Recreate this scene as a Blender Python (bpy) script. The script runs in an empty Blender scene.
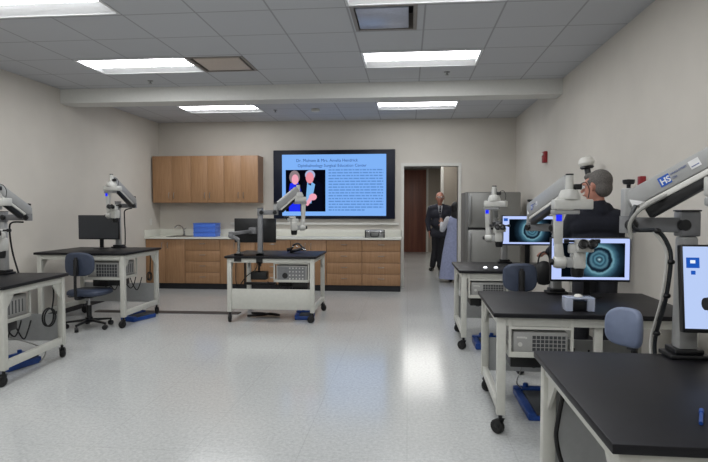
import bpy, bmesh, math, random
from mathutils import Vector, Matrix
random.seed(7)
PI = math.pi
SC = bpy.context.scene
COL = SC.collection

# ------------------------------------------------------------------ camera, world, exposure
cam_d = bpy.data.cameras.new('camera'); cam = bpy.data.objects.new('camera', cam_d); COL.objects.link(cam)
cam_d.sensor_width = 36.0; cam_d.lens = 559.0 / 708.0 * 36.0; cam_d.clip_start = 0.05; cam_d.clip_end = 100
cam.location = (0, 0, 1.386); cam.rotation_euler = (PI / 2 - 0.0389, 0.0, 0.096)
SC.camera = cam
w = bpy.data.worlds.new('world'); SC.world = w; w.use_nodes = True
w.node_tree.nodes['Background'].inputs[0].default_value = (0.55, 0.6, 0.7, 1)
w.node_tree.nodes['Background'].inputs[1].default_value = 0.15
SC.view_settings.view_transform = 'Standard'; SC.view_settings.look = 'None'
SC.view_settings.gamma = 1.0; SC.view_settings.exposure = 0.0; SC.view_settings.use_curve_mapping = False
LENS_STRENGTH = 16.5        # the ceiling troffers' lenses
HALL_STRENGTH = 7.5

# ------------------------------------------------------------------ materials
def lin(c):
    return tuple((v / 12.92 if v <= 0.04045 else ((v + 0.055) / 1.055) ** 2.4) for v in c)
def hexc(h):
    h = h.lstrip('#'); return lin(tuple(int(h[i:i + 2], 16) / 255 for i in (0, 2, 4)))
def mat(name, col, rough=0.5, metal=0.0, noise=0.04, scale=30, spec=0.5, bump=0.0, alpha=None, trans=0.0):
    m = bpy.data.materials.new(name); m.use_nodes = True
    nt = m.node_tree; b = nt.nodes['Principled BSDF']
    c = hexc(col) if isinstance(col, str) else col
    b.inputs['Roughness'].default_value = rough; b.inputs['Metallic'].default_value = metal
    b.inputs['Specular IOR Level'].default_value = spec
    b.inputs['Transmission Weight'].default_value = trans
    tc = nt.nodes.new('ShaderNodeTexCoord'); nz = nt.nodes.new('ShaderNodeTexNoise')
    nz.inputs['Scale'].default_value = scale; nz.inputs['Detail'].default_value = 3
    nt.links.new(tc.outputs['Object'], nz.inputs['Vector'])
    rp = nt.nodes.new('ShaderNodeValToRGB')
    lo = tuple(max(0, v * (1 - noise * 2)) for v in c); hi = tuple(min(1, v * (1 + noise * 2)) for v in c)
    rp.color_ramp.elements[0].position = 0.3; rp.color_ramp.elements[0].color = (*lo, 1)
    rp.color_ramp.elements[1].position = 0.7; rp.color_ramp.elements[1].color = (*hi, 1)
    nt.links.new(nz.outputs['Fac'], rp.inputs['Fac']); nt.links.new(rp.outputs['Color'], b.inputs['Base Color'])
    if bump:
        bp = nt.nodes.new('ShaderNodeBump'); bp.inputs['Strength'].default_value = bump; bp.inputs['Distance'].default_value = 0.005
        nt.links.new(nz.outputs['Fac'], bp.inputs['Height']); nt.links.new(bp.outputs['Normal'], b.inputs['Normal'])
    return m
def emis(name, col, strength):
    m = bpy.data.materials.new(name); m.use_nodes = True; nt = m.node_tree
    nt.nodes.clear(); o = nt.nodes.new('ShaderNodeOutputMaterial'); e = nt.nodes.new('ShaderNodeEmission')
    e.inputs[0].default_value = (*(hexc(col) if isinstance(col, str) else col), 1); e.inputs[1].default_value = strength
    nt.links.new(e.outputs[0], o.inputs[0]); return m
def wood(name, a, b_, sx=60, sz=2.0, rough=0.45, dark=None):
    m = bpy.data.materials.new(name); m.use_nodes = True; nt = m.node_tree; b = nt.nodes['Principled BSDF']
    tc = nt.nodes.new('ShaderNodeTexCoord'); mp = nt.nodes.new('ShaderNodeMapping'); mp.inputs['Scale'].default_value = (sx, sx, sz)
    nz = nt.nodes.new('ShaderNodeTexNoise'); nz.inputs['Scale'].default_value = 1.0; nz.inputs['Detail'].default_value = 5; nz.inputs['Distortion'].default_value = 0.6
    rp = nt.nodes.new('ShaderNodeValToRGB')
    rp.color_ramp.elements[0].position = .3; rp.color_ramp.elements[0].color = (*hexc(a), 1)
    rp.color_ramp.elements[1].position = .7; rp.color_ramp.elements[1].color = (*hexc(b_), 1)
    nt.links.new(tc.outputs['Object'], mp.inputs[0]); nt.links.new(mp.outputs[0], nz.inputs['Vector'])
    nt.links.new(nz.outputs['Fac'], rp.inputs['Fac']); nt.links.new(rp.outputs['Color'], b.inputs['Base Color'])
    b.inputs['Roughness'].default_value = rough
    return m

M = {}
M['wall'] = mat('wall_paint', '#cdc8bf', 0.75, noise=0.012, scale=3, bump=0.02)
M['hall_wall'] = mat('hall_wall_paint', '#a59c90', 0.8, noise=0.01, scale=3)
M['white_trim'] = mat('white_trim_paint', '#d2d1cb', 0.5, noise=0.01)
M['beam'] = mat('beam_paint', '#d4d4d0', 0.7, noise=0.01)
M['base'] = mat('black_wall_base', '#14161d', 0.45, noise=0.1)
M['wood'] = wood('oak_laminate', '#94704f', '#a57f5c', 45, 3)
M['wood_dark'] = wood('oak_laminate_side', '#8a664c', '#9b755a', 45, 3)
M['door_wood'] = wood('mahogany_veneer', '#63392f', '#82503f', 12, 0.6)
M['counter'] = mat('white_worktop', '#dcdcd2', 0.35, noise=0.01)
M['steel'] = mat('brushed_steel', '#8f9090', 0.32, 0.85, noise=0.05, scale=8)
M['chrome'] = mat('chrome', '#b9bbbd', 0.18, 0.95, noise=0.02)
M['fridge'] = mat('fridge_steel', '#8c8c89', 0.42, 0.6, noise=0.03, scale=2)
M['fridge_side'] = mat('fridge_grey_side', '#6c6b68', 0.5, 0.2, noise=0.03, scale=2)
M['top'] = mat('black_resin_top', '#141418', 0.45, noise=0.06, scale=40, spec=0.27)
M['frame'] = mat('white_powder_coat', '#c6c6be', 0.45, noise=0.015)
M['panel'] = mat('shaded_white_panel', '#aeb0b0', 0.5, noise=0.02)  # white modesty panel, greyed to paint in the shade under the bench
M['black'] = mat('black_plastic', '#0d0e11', 0.4, noise=0.1)
M['rubber'] = mat('black_rubber', '#101011', 0.65, noise=0.1)
M['blackgloss'] = mat('gloss_black_bezel', '#0a1226', 0.5, noise=0.05, spec=0.25)
M['darkscreen'] = mat('switched_off_screen', '#2c3036', 0.35, noise=0.03, spec=0.6)
M['scope'] = mat('scope_grey_enamel', '#9d9e9d', 0.38, noise=0.02)
M['scope_lt'] = mat('scope_pale_enamel', '#c3c3be', 0.35, noise=0.02)
M['scope_dk'] = mat('scope_mid_grey', '#77787a', 0.4, noise=0.03)
M['led_blue'] = emis('blue_display', '#2430ff', 1.1)
M['logo_blue'] = mat('logo_blue', '#1f55b0', 0.4, noise=0.02)
M['ink'] = mat('grey_ink', '#5f6a92', 0.5, noise=0.02)
M['sticker'] = mat('white_sticker', '#dcdcdc', 0.5, noise=0.03)
M['pc'] = mat('instrument_grey', '#9b9b98', 0.45, noise=0.02)
M['pc_dark'] = mat('vent_grid_dark', '#3b3d40', 0.6, noise=0.05)
M['blue'] = mat('blue_plastic', '#16418a', 0.35, noise=0.05)
M['bin'] = mat('blue_bin_plastic', '#4a76d8', 0.4, noise=0.03)
M['padgrey'] = mat('grey_rubber_pad', '#3d4044', 0.7, noise=0.06)
M['chair_dk'] = mat('slate_blue_vinyl', '#3a4356', 0.55, noise=0.04)
M['chair_lt'] = mat('grey_blue_vinyl', '#6d7890', 0.55, noise=0.03)
M['cord'] = mat('pale_grey_cord', '#8d8d88', 0.5, noise=0.03)
M['skin'] = mat('skin', '#b98270', 0.55, noise=0.03)
M['skin_dk'] = mat('skin_tan', '#8d6552', 0.55, noise=0.03)
M['hair_grey'] = mat('grey_hair', '#5e5a57', 0.8, noise=0.22, scale=160, bump=0.4)
M['hair_black'] = mat('black_hair', '#141216', 0.6, noise=0.15, scale=120, bump=0.3)
M['sweater'] = mat('navy_black_sweater', '#151824', 0.9, noise=0.1, scale=90, bump=0.2)
M['suit'] = mat('charcoal_suit', '#353743', 0.85, noise=0.08, scale=80)
M['trouser'] = mat('dark_trousers', '#22232a', 0.85, noise=0.08, scale=80)
M['shoe'] = mat('black_shoe', '#0e0d0e', 0.3, noise=0.05)
M['shirt'] = mat('white_shirt', '#c9ccd4', 0.8, noise=0.03)
M['pale_dress'] = mat('pale_blue_fabric', '#9ba3c4', 0.85, noise=0.05, scale=25, bump=0.4)
M['red'] = mat('red_alarm', '#8c1f26', 0.4, noise=0.05)
M['lamp_white'] = mat('white_lamp_shell', '#deddd6', 0.4, noise=0.01)
M['glow'] = emis('lit_eye_model', '#f4f7ff', 2.2)
M['hose'] = mat('dark_hose', '#22262a', 0.45, noise=0.05)
M['strip'] = mat('dark_cable_cover', '#3b3330', 0.6, noise=0.06)
M['vent'] = mat('vent_grey', '#8a8580', 0.5, noise=0.03)
M['vent_face'] = mat('vent_plate_warm', '#c4b8ae', 0.5, noise=0.02)
M['vent_cool'] = mat('vent_plate_cool', '#a9afc0', 0.3, noise=0.03)
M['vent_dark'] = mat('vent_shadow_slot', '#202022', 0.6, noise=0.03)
M['lens'] = emis('troffer_lens', (0.975, 0.985, 1.0), LENS_STRENGTH)
M['hall_lens'] = emis('hall_lens', (1.0, 0.98, 0.94), HALL_STRENGTH)
M['troffer'] = mat('troffer_white', '#d9dadb', 0.5, noise=0.01)
M['tv_bg'] = emis('tv_slide_blue', '#80b3f7', 1.0)
M['tv_text'] = emis('tv_text', '#2b4f9e', 0.8)
M['tv_ink'] = emis('tv_soft_text', '#6496dc', 0.9)
M['ui'] = emis('screen_ui_blue', '#bccdff', 1.0)
M['ui2'] = emis('screen_ui_pale', '#b9cdf6', 1.0)
M['ui_tile'] = emis('screen_ui_tile', '#1f57b8', 1.0)
M['ui_white'] = emis('screen_ui_white', '#eaf4ff', 1.0)
for k, c in dict(p_bg='#05060f', p_skin='#f0a4b8', p_skin2='#e893a0', p_hair='#8a7b80', p_hair2='#a9b4d8', p_dress='#2030f0',
                 p_shirt='#7db4ea', p_suit='#080a18', p_tie='#0a1440').items():
    M[k] = emis('slide_' + k, c, 1.0)

# clear acrylic
ac = bpy.data.materials.new('clear_acrylic'); ac.use_nodes = True
_b = ac.node_tree.nodes['Principled BSDF']; _b.inputs['Base Color'].default_value = (0.8, 0.86, 1, 1)
_b.inputs['Roughness'].default_value = 0.12; _b.inputs['Transmission Weight'].default_value = 0.55; _b.inputs['IOR'].default_value = 1.45
M['acrylic'] = ac

def floor_mat():
    m = bpy.data.materials.new('speckled_vinyl_floor'); m.use_nodes = True; nt = m.node_tree; b = nt.nodes['Principled BSDF']
    N = nt.nodes.new; L = nt.links.new
    tc = N('ShaderNodeTexCoord')
    n1 = N('ShaderNodeTexNoise'); n1.inputs['Scale'].default_value = 45; n1.inputs['Detail'].default_value = 4; n1.inputs['Roughness'].default_value = .8
    r1 = N('ShaderNodeValToRGB'); r1.color_ramp.elements[0].position = .35; r1.color_ramp.elements[0].color = (*hexc('#b3b5b4'), 1)
    r1.color_ramp.elements[1].position = .65; r1.color_ramp.elements[1].color = (*hexc('#cdcfcd'), 1)
    n2 = N('ShaderNodeTexNoise'); n2.inputs['Scale'].default_value = 1.1; n2.inputs['Detail'].default_value = 3
    mx = N('ShaderNodeMix'); mx.data_type = 'RGBA'; mx.blend_type = 'MULTIPLY'; mx.inputs[0].default_value = .35
    r2 = N('ShaderNodeValToRGB'); r2.color_ramp.elements[0].color = (.8, .8, .82, 1); r2.color_ramp.elements[1].color = (1, 1, 1, 1)
    L(tc.outputs['Object'], n1.inputs['Vector']); L(tc.outputs['Object'], n2.inputs['Vector'])
    L(n1.outputs['Fac'], r1.inputs['Fac']); L(n2.outputs['Fac'], r2.inputs['Fac'])
    L(r1.outputs['Color'], mx.inputs[6]); L(r2.outputs['Color'], mx.inputs[7])
    # faint seams of 0.61 m tiles
    br = N('ShaderNodeTexBrick'); br.offset = 0; br.inputs['Scale'].default_value = 1.0
    br.inputs['Brick Width'].default_value = .61; br.inputs['Row Height'].default_value = .61; br.inputs['Mortar Size'].default_value = .003
    br.inputs['Color1'].default_value = (1, 1, 1, 1); br.inputs['Color2'].default_value = (.992, .992, .995, 1); br.inputs['Mortar'].default_value = (.88, .88, .88, 1)
    L(tc.outputs['Object'], br.inputs['Vector'])
    m2 = N('ShaderNodeMix'); m2.data_type = 'RGBA'; m2.blend_type = 'MULTIPLY'; m2.inputs[0].default_value = 1
    L(mx.outputs[2], m2.inputs[6]); L(br.outputs['Color'], m2.inputs[7]); L(m2.outputs[2], b.inputs['Base Color'])
    rr = N('ShaderNodeMapRange'); rr.inputs[3].default_value = .10; rr.inputs[4].default_value = .2
    L(n2.outputs['Fac'], rr.inputs[0]); L(rr.outputs[0], b.inputs['Roughness'])
    bp = N('ShaderNodeBump'); bp.inputs['Strength'].default_value = .03; bp.inputs['Distance'].default_value = .004
    n3 = N('ShaderNodeTexNoise'); n3.inputs['Scale'].default_value = 9
    L(tc.outputs['Object'], n3.inputs['Vector']); L(n3.outputs['Fac'], bp.inputs['Height']); L(bp.outputs['Normal'], b.inputs['Normal'])
    b.inputs['Specular IOR Level'].default_value = .5
    return m
def ceil_mat(gx, gy):
    m = bpy.data.materials.new('lay_in_ceiling_tiles'); m.use_nodes = True; nt = m.node_tree; b = nt.nodes['Principled BSDF']
    N = nt.nodes.new; L = nt.links.new
    tc = N('ShaderNodeTexCoord'); mp = N('ShaderNodeMapping'); mp.inputs['Location'].default_value = (-gx, -gy, 0)
    br = N('ShaderNodeTexBrick'); br.offset = 0; br.inputs['Scale'].default_value = 1.0
    br.inputs['Brick Width'].default_value = .61; br.inputs['Row Height'].default_value = .61; br.inputs['Mortar Size'].default_value = .009
    br.inputs['Color1'].default_value = (*hexc('#c0c2c6'), 1); br.inputs['Color2'].default_value = (*hexc('#bec0c4'), 1)
    br.inputs['Mortar'].default_value = (*hexc('#9c9da1'), 1); br.inputs['Mortar Smooth'].default_value = .3
    nz = N('ShaderNodeTexNoise'); nz.inputs['Scale'].default_value = 120
    bp = N('ShaderNodeBump'); bp.inputs['Strength'].default_value = .15; bp.inputs['Distance'].default_value = .002
    L(tc.outputs['Object'], mp.inputs[0]); L(mp.outputs[0], br.inputs['Vector']); L(br.outputs['Color'], b.inputs['Base Color'])
    L(tc.outputs['Object'], nz.inputs['Vector']); L(nz.outputs['Fac'], bp.inputs['Height']); L(bp.outputs['Normal'], b.inputs['Normal'])
    b.inputs['Roughness'].default_value = .85
    return m
def eye_mat():
    # the live picture: rings of an eye, centred on the mesh's own origin
    m = bpy.data.materials.new('eye_video_picture'); m.use_nodes = True; nt = m.node_tree; nt.nodes.clear()
    N = nt.nodes.new; L = nt.links.new
    o = N('ShaderNodeOutputMaterial'); e = N('ShaderNodeEmission'); e.inputs[1].default_value = 0.75
    tc = N('ShaderNodeTexCoord'); ln = N('ShaderNodeVectorMath'); ln.operation = 'LENGTH'
    nz = N('ShaderNodeTexNoise'); nz.inputs['Scale'].default_value = 25
    ad = N('ShaderNodeMath'); ad.operation = 'MULTIPLY_ADD'; ad.inputs[1].default_value = .02
    L(tc.outputs['Object'], ln.inputs[0]); L(tc.outputs['Object'], nz.inputs['Vector'])
    L(nz.outputs['Fac'], ad.inputs[0]); L(ln.outputs['Value'], ad.inputs[2])
    mr = N('ShaderNodeMapRange'); mr.inputs[1].default_value = .01; mr.inputs[2].default_value = .20
    L(ad.outputs[0], mr.inputs[0])
    rp = N('ShaderNodeValToRGB'); cr = rp.color_ramp
    stops = [(0, '#e8fbff'), (.035, '#7fa8b8'), (.09, '#22384a'), (.16, '#5f93a6'), (.22, '#2a4f63'), (.3, '#5e8a9c'), (.37, '#1c2f40'),
             (.44, '#12202c'), (.5, '#7fb2c4'), (.57, '#4d7a8c'), (.66, '#35566a'), (.76, '#1d3140'), (1, '#060d14')]
    cr.elements[0].position = 0; cr.elements[0].color = (*hexc(stops[0][1]), 1)
    cr.elements[1].position = 1; cr.elements[1].color = (*hexc(stops[-1][1]), 1)
    for p, c in stops[1:-1]:
        el = cr.elements.new(p); el.color = (*hexc(c), 1)
    L(mr.outputs[0], rp.inputs['Fac']); L(rp.outputs['Color'], e.inputs[0]); L(e.outputs[0], o.inputs[0])
    return m
M['eye'] = eye_mat()
M['floor'] = floor_mat()
M['ceiling'] = ceil_mat(-0.48 - 0.61 * 10, 4.40 - 0.61 * 20)

# ------------------------------------------------------------------ mesh builder
class MB:
    def __init__(s): s.V = []; s.F = []; s.MI = []; s.cur = 0
    def m(s, i): s.cur = i; return s
    def add(s, vs, fs):
        n = len(s.V); s.V += [tuple(v) for v in vs]
        s.F += [tuple(n + i for i in f) for f in fs]; s.MI += [s.cur] * len(fs); return s
    def bmadd(s, bm, mt=None):
        bm.verts.ensure_lookup_table(); bm.verts.index_update()
        vs = [(mt @ v.co if mt else v.co) for v in bm.verts]
        s.add(vs, [[v.index for v in f.verts] for f in bm.faces]); bm.free(); return s
    def box(s, a, b, bev=0.0, mt=None):      # corner to corner
        a = Vector(a); b = Vector(b); c = (a + b) / 2; d = b - a
        bm = bmesh.new(); bmesh.ops.create_cube(bm, size=1)
        for v in bm.verts: v.co = Vector((v.co.x * abs(d.x), v.co.y * abs(d.y), v.co.z * abs(d.z)))
        if bev > 0:
            bmesh.ops.bevel(bm, geom=bm.edges[:], offset=min(bev, min(abs(d.x), abs(d.y), abs(d.z)) * .45), segments=2, affect='EDGES', profile=.5)
        for v in bm.verts: v.co += c
        return s.bmadd(bm, mt)
    def beam(s, p0, p1, w_, h_, up=(0, 0, 1), bev=0.004, w1=None, h1=None):   # box from p0 to p1
        p0 = Vector(p0); p1 = Vector(p1); z = (p1 - p0); L = z.length; z.normalize()
        upv = Vector(up)
        if abs(z.dot(upv)) > .98: upv = Vector((0, 1, 0))
        x = z.cross(upv).normalized(); y = x.cross(z).normalized()
        R = Matrix((x, y, z)).transposed().to_4x4(); R.translation = p0
        bm = bmesh.new(); bmesh.ops.create_cube(bm, size=1)
        w1 = w_ if w1 is None else w1; h1 = h_ if h1 is None else h1
        for v in bm.verts:
            t = v.co.z + .5
            v.co = Vector((v.co.x * (w_ + (w1 - w_) * t), v.co.y * (h_ + (h1 - h_) * t), t * L))
        if bev: bmesh.ops.bevel(bm, geom=bm.edges[:], offset=bev, segments=2, affect='EDGES', profile=.5)
        return s.bmadd(bm, R)
    def cyl(s, p0, p1, r0, r1=None, seg=20, cap=True):
        r1 = r0 if r1 is None else r1; p0 = Vector(p0); p1 = Vector(p1); z = (p1 - p0).normalized()
        x = z.orthogonal().normalized(); y = z.cross(x)
        vs = []
        for p, r in ((p0, r0), (p1, r1)):
            for k in range(seg):
                a = 2 * PI * k / seg; vs.append(p + x * math.cos(a) * r + y * math.sin(a) * r)
        fs = [(k, (k + 1) % seg, seg + (k + 1) % seg, seg + k) for k in range(seg)]
        if cap: fs += [tuple(range(seg))[::-1], tuple(range(seg, 2 * seg))]
        return s.add(vs, fs)
    def lathe(s, prof, c=(0, 0, 0), ax=(0, 0, 1), seg=24):    # prof: (r, h)
        z = Vector(ax).normalized(); x = z.orthogonal().normalized(); y = z.cross(x); c = Vector(c); vs = []; fs = []
        for r, h in prof:
            for k in range(seg):
                a = 2 * PI * k / seg; vs.append(c + z * h + (x * math.cos(a) + y * math.sin(a)) * max(r, 1e-4))
        for i in range(len(prof) - 1):
            for k in range(seg):
                fs.append((i * seg + k, i * seg + (k + 1) % seg, (i + 1) * seg + (k + 1) % seg, (i + 1) * seg + k))
        fs.append(tuple(range(seg))[::-1]); fs.append(tuple(range((len(prof) - 1) * seg, len(prof) * seg)))
        return s.add(vs, fs)
    def tube(s, pts, r, seg=8, smooth=4, closed=False):
        P = [Vector(p) for p in pts]; n = len(P)
        if smooth > 1 and n > 2:
            Q = []
            rng = range(n) if closed else range(n - 1)
            for i in rng:
                p0 = P[(i - 1) % n] if (closed or i > 0) else P[0]; p1 = P[i]; p2 = P[(i + 1) % n]
                p3 = P[(i + 2) % n] if (closed or i + 2 < n) else P[-1]
                for k in range(smooth):
                    t = k / smooth
                    Q.append(.5 * ((2 * p1) + (p2 - p0) * t + (2 * p0 - 5 * p1 + 4 * p2 - p3) * t * t + (3 * p1 - p0 - 3 * p2 + p3) * t ** 3))
            if not closed: Q.append(P[-1])
            P = Q; n = len(P)
        vs = []; fs = []; x = None
        for i, p in enumerate(P):
            a = P[(i - 1) % n] if (closed or i > 0) else P[i]; b = P[(i + 1) % n] if (closed or i < n - 1) else P[i]
            z = (b - a).normalized()
            x = z.orthogonal().normalized() if x is None else (x - z * x.dot(z)).normalized()
            y = z.cross(x)
            rr = r[min(i * len(r) // n, len(r) - 1)] if isinstance(r, (list, tuple)) else r
            for k in range(seg):
                t = 2 * PI * k / seg; vs.append(p + x * math.cos(t) * rr + y * math.sin(t) * rr)
        m_ = n if closed else n - 1
        for i in range(m_):
            for k in range(seg):
                j = (i + 1) % n
                fs.append((i * seg + k, i * seg + (k + 1) % seg, j * seg + (k + 1) % seg, j * seg + k))
        if not closed: fs += [tuple(range(seg))[::-1], tuple(range((n - 1) * seg, n * seg))]
        return s.add(vs, fs)
    def sph(s, c, r, seg=16, rings=10, mt=None):
        r = r if isinstance(r, (tuple, list)) else (r, r, r); c = Vector(c)
        bm = bmesh.new(); bmesh.ops.create_uvsphere(bm, u_segments=seg, v_segments=rings, radius=1)
        for v in bm.verts:
            p = Vector((v.co.x * r[0], v.co.y * r[1], v.co.z * r[2]))
            if mt: p = mt @ p
            v.co = p + c
        return s.bmadd(bm)
    def prism(s, poly, vec):      # polygon of 3d points extruded by vec
        n = len(poly); vec = Vector(vec); P = [Vector(p) for p in poly]
        return s.add(P + [p + vec for p in P], [tuple(range(n))[::-1], tuple(range(n, 2 * n))] + [(i, (i + 1) % n, n + (i + 1) % n, n + i) for i in range(n)])
    def quad(s, a, b, c, d): return s.add([a, b, c, d], [(0, 1, 2, 3)])
    def build(s, name, mats, parent=None, smooth=True, loc=None, ang=35):
        me = bpy.data.meshes.new(name); me.from_pydata(s.V, [], s.F)
        bm = bmesh.new(); bm.from_mesh(me); bmesh.ops.recalc_face_normals(bm, faces=bm.faces[:]); bm.to_mesh(me); bm.free()
        mats = mats if isinstance(mats, (list, tuple)) else [mats]
        for m_ in mats: me.materials.append(M[m_] if isinstance(m_, str) else m_)
        for p, i in zip(me.polygons, s.MI): p.material_index = i; p.use_smooth = smooth
        if smooth: me.set_sharp_from_angle(angle=math.radians(ang))
        o = bpy.data.objects.new(name, me); COL.objects.link(o)
        if parent: o.parent = parent
        if loc: o.location = loc
        return o

def thing(name, label, cat, loc=(0, 0, 0), rz=0.0, group=None):
    o = bpy.data.objects.new(name, None); o.empty_display_size = .1; COL.objects.link(o); o.location = loc; o.rotation_euler = (0, 0, rz)
    o['label'] = label; o['category'] = cat
    if group: o['group'] = group
    return o
def tag(o, label, cat, group=None):
    o['label'] = label; o['category'] = cat
    if group: o['group'] = group
    return o
def struct(o, label=None):
    o['kind'] = 'structure'
    if label: o['label'] = label
    return o
def children(o): return [c for c in bpy.data.objects if c.parent == o]
def text(body, size, loc, rot, m, parent, name='lettering', ext=0.0008, align='LEFT', bold=0.0):
    cu = bpy.data.curves.new(name, 'FONT'); cu.body = body; cu.size = size; cu.extrude = ext; cu.align_x = align; cu.offset = bold; cu.resolution_u = 3
    t = bpy.data.objects.new(name, cu); COL.objects.link(t)
    dg = bpy.context.evaluated_depsgraph_get(); me = bpy.data.meshes.new_from_object(t.evaluated_get(dg))
    bpy.data.objects.remove(t); me.materials.clear(); me.materials.append(M[m])
    o = bpy.data.objects.new(name, me); COL.objects.link(o); o.parent = parent; o.location = loc; o.rotation_euler = rot
    return o

# ------------------------------------------------------------------ room shell
XL, XR, YB, YF, ZC = -4.55, 1.85, 9.91, -3.6, 2.96
HX0, HX1 = -1.6, 3.2            # hall beyond
struct(MB().box((XL - .1, YF - .1, -.1), (XR + .1, YB, 0)).box((HX0, YB, -.1), (HX1, 18.4, 0)).build('floor', 'floor', smooth=False))
# ceiling with openings for the troffers
FX = [-3.53, -.48]; FY = [8.32, 5.67, 3.76, 1.73, -.10, -2.0]
fixt = [(x, y) for x in FX for y in FY]
V1 = (-2.31, 5.67); V2 = (-.48, 4.37)
def ceiling():
    mb = MB(); xs = sorted({XL - .1, XR + .1, *[x for x in FX], *[x + 1.22 for x in FX], V1[0], V1[0] + .61, V2[0] + .55, V2[0] + .02})
    ys = sorted({YF - .1, YB + .1, *[y for y in FY], *[y + .61 for y in FY], V2[1], V2[1] + .61})
    holes = [(x, y, x + 1.22, y + .61) for x, y in fixt] + [(V1[0], V1[1], V1[0] + .61, V1[1] + .61), (V2[0] + .02, V2[1], V2[0] + .55, V2[1] + .61)]
    for i in range(len(xs) - 1):
        for j in range(len(ys) - 1):
            cx = (xs[i] + xs[i + 1]) / 2; cy = (ys[j] + ys[j + 1]) / 2
            if any(a < cx < c and b < cy < d for a, b, c, d in holes): continue
            mb.box((xs[i], ys[j], ZC), (xs[i + 1], ys[j + 1], ZC + .03))
    mb.box((XL - .1, YF - .1, ZC + .2), (XR + .1, YB + .1, ZC + .25))
    return mb.build('ceiling', 'ceiling', smooth=False)
struct(ceiling())
struct(MB().box((XL - .1, YF - .1, 0), (XL, YB + .1, ZC + .2)).build('wall_left', 'wall', smooth=False))
struct(MB().box((XR, YF - .1, 0), (XR + .1, YB + .1, ZC + .2)).build('wall_right', 'wall', smooth=False))
struct(MB().box((XL, YF - .1, 0), (XR, YF, ZC + .2)).build('wall_front', 'wall', smooth=False))
DX0, DX1, DZ = -.07, .87, 2.14
struct(MB().box((XL, YB, 0), (DX0, YB + .12, ZC + .2)).box((DX1, YB, 0), (XR, YB + .12, ZC + .2)).box((DX0, YB, DZ), (DX1, YB + .12, ZC + .2)).build('wall_back', 'wall', smooth=False))
struct(MB().box((XL, 7.0, ZC - .185), (XR, 7.3, ZC + .02)).build('trim_1', 'beam', smooth=False), 'pale dropped beam across the ceiling')
# door casing of the opening
struct(MB().box((DX0 - .055, YB - .02, 0), (DX0, YB + .14, DZ + .055)).box((DX1, YB - .02, 0), (DX1 + .055, YB + .14, DZ + .055))
       .box((DX0, YB - .02, DZ), (DX1, YB + .14, DZ + .055)).build('trim_2', 'white_trim', smooth=False), 'white frame round the open doorway')
# wall bases
struct(MB().box((XL, YF, 0), (XL + .012, 9.30, .1)).build('baseboard_left', 'base', smooth=False))
struct(MB().box((XR - .012, YF, 0), (XR, YB, .1)).build('baseboard_right', 'base', smooth=False))
struct(MB().box((DX1 + .055, YB - .012, 0), (XR - .012, YB, .1)).box((-.118, YB - .012, 0), (DX0 - .055, YB, .1)).build('baseboard_back', 'base', smooth=False))
# hall beyond the doorway
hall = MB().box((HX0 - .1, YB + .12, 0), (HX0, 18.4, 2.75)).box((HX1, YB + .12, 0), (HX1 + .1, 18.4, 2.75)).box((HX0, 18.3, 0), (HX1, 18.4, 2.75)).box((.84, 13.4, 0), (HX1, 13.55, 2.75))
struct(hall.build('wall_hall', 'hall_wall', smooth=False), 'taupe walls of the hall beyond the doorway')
struct(MB().box((HX0, YB + .12, 2.7), (HX1, 18.4, 2.75)).build('ceiling_hall', 'ceiling', smooth=False))
struct(MB().box((.78, 13.38, 0), (.84, 13.57, 2.7)).box((.60, 18.26, 0), (.66, 18.3, 2.7)).build('trim_3', 'white_trim', smooth=False), 'white corner trims in the hall')
dr = struct(MB().box((-.42, 18.22, 0), (.58, 18.29, 2.65), .004).build('door_1', 'door_wood'), 'dark red-brown wooden door at the end of the hall')
MB().cyl((-.32, 18.21, 1.0), (-.32, 18.13, 1.0), .02).box((-.33, 18.12, .98), (-.22, 18.15, 1.02), .005).build('door_handle', 'steel', dr)
for i, y in enumerate((11.1, 12.9, 14.3, 15.8)):  # the last one is an added, unseen light that brightens the end door
    t = thing('ceiling_light', 'troffer on the hall ceiling %s' % ['nearest the doorway', 'second from the doorway', 'third from the doorway', 'added out of sight to brighten the end door'][i], 'ceiling light', (.3, y, 2.7))
    MB().box((-.6, -.3, -.02), (.6, .3, 0)).build('frame', 'troffer', t); MB().box((-.56, -.26, -.03), (.56, .26, -.02)).build('diffuser', 'hall_lens', t)

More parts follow.
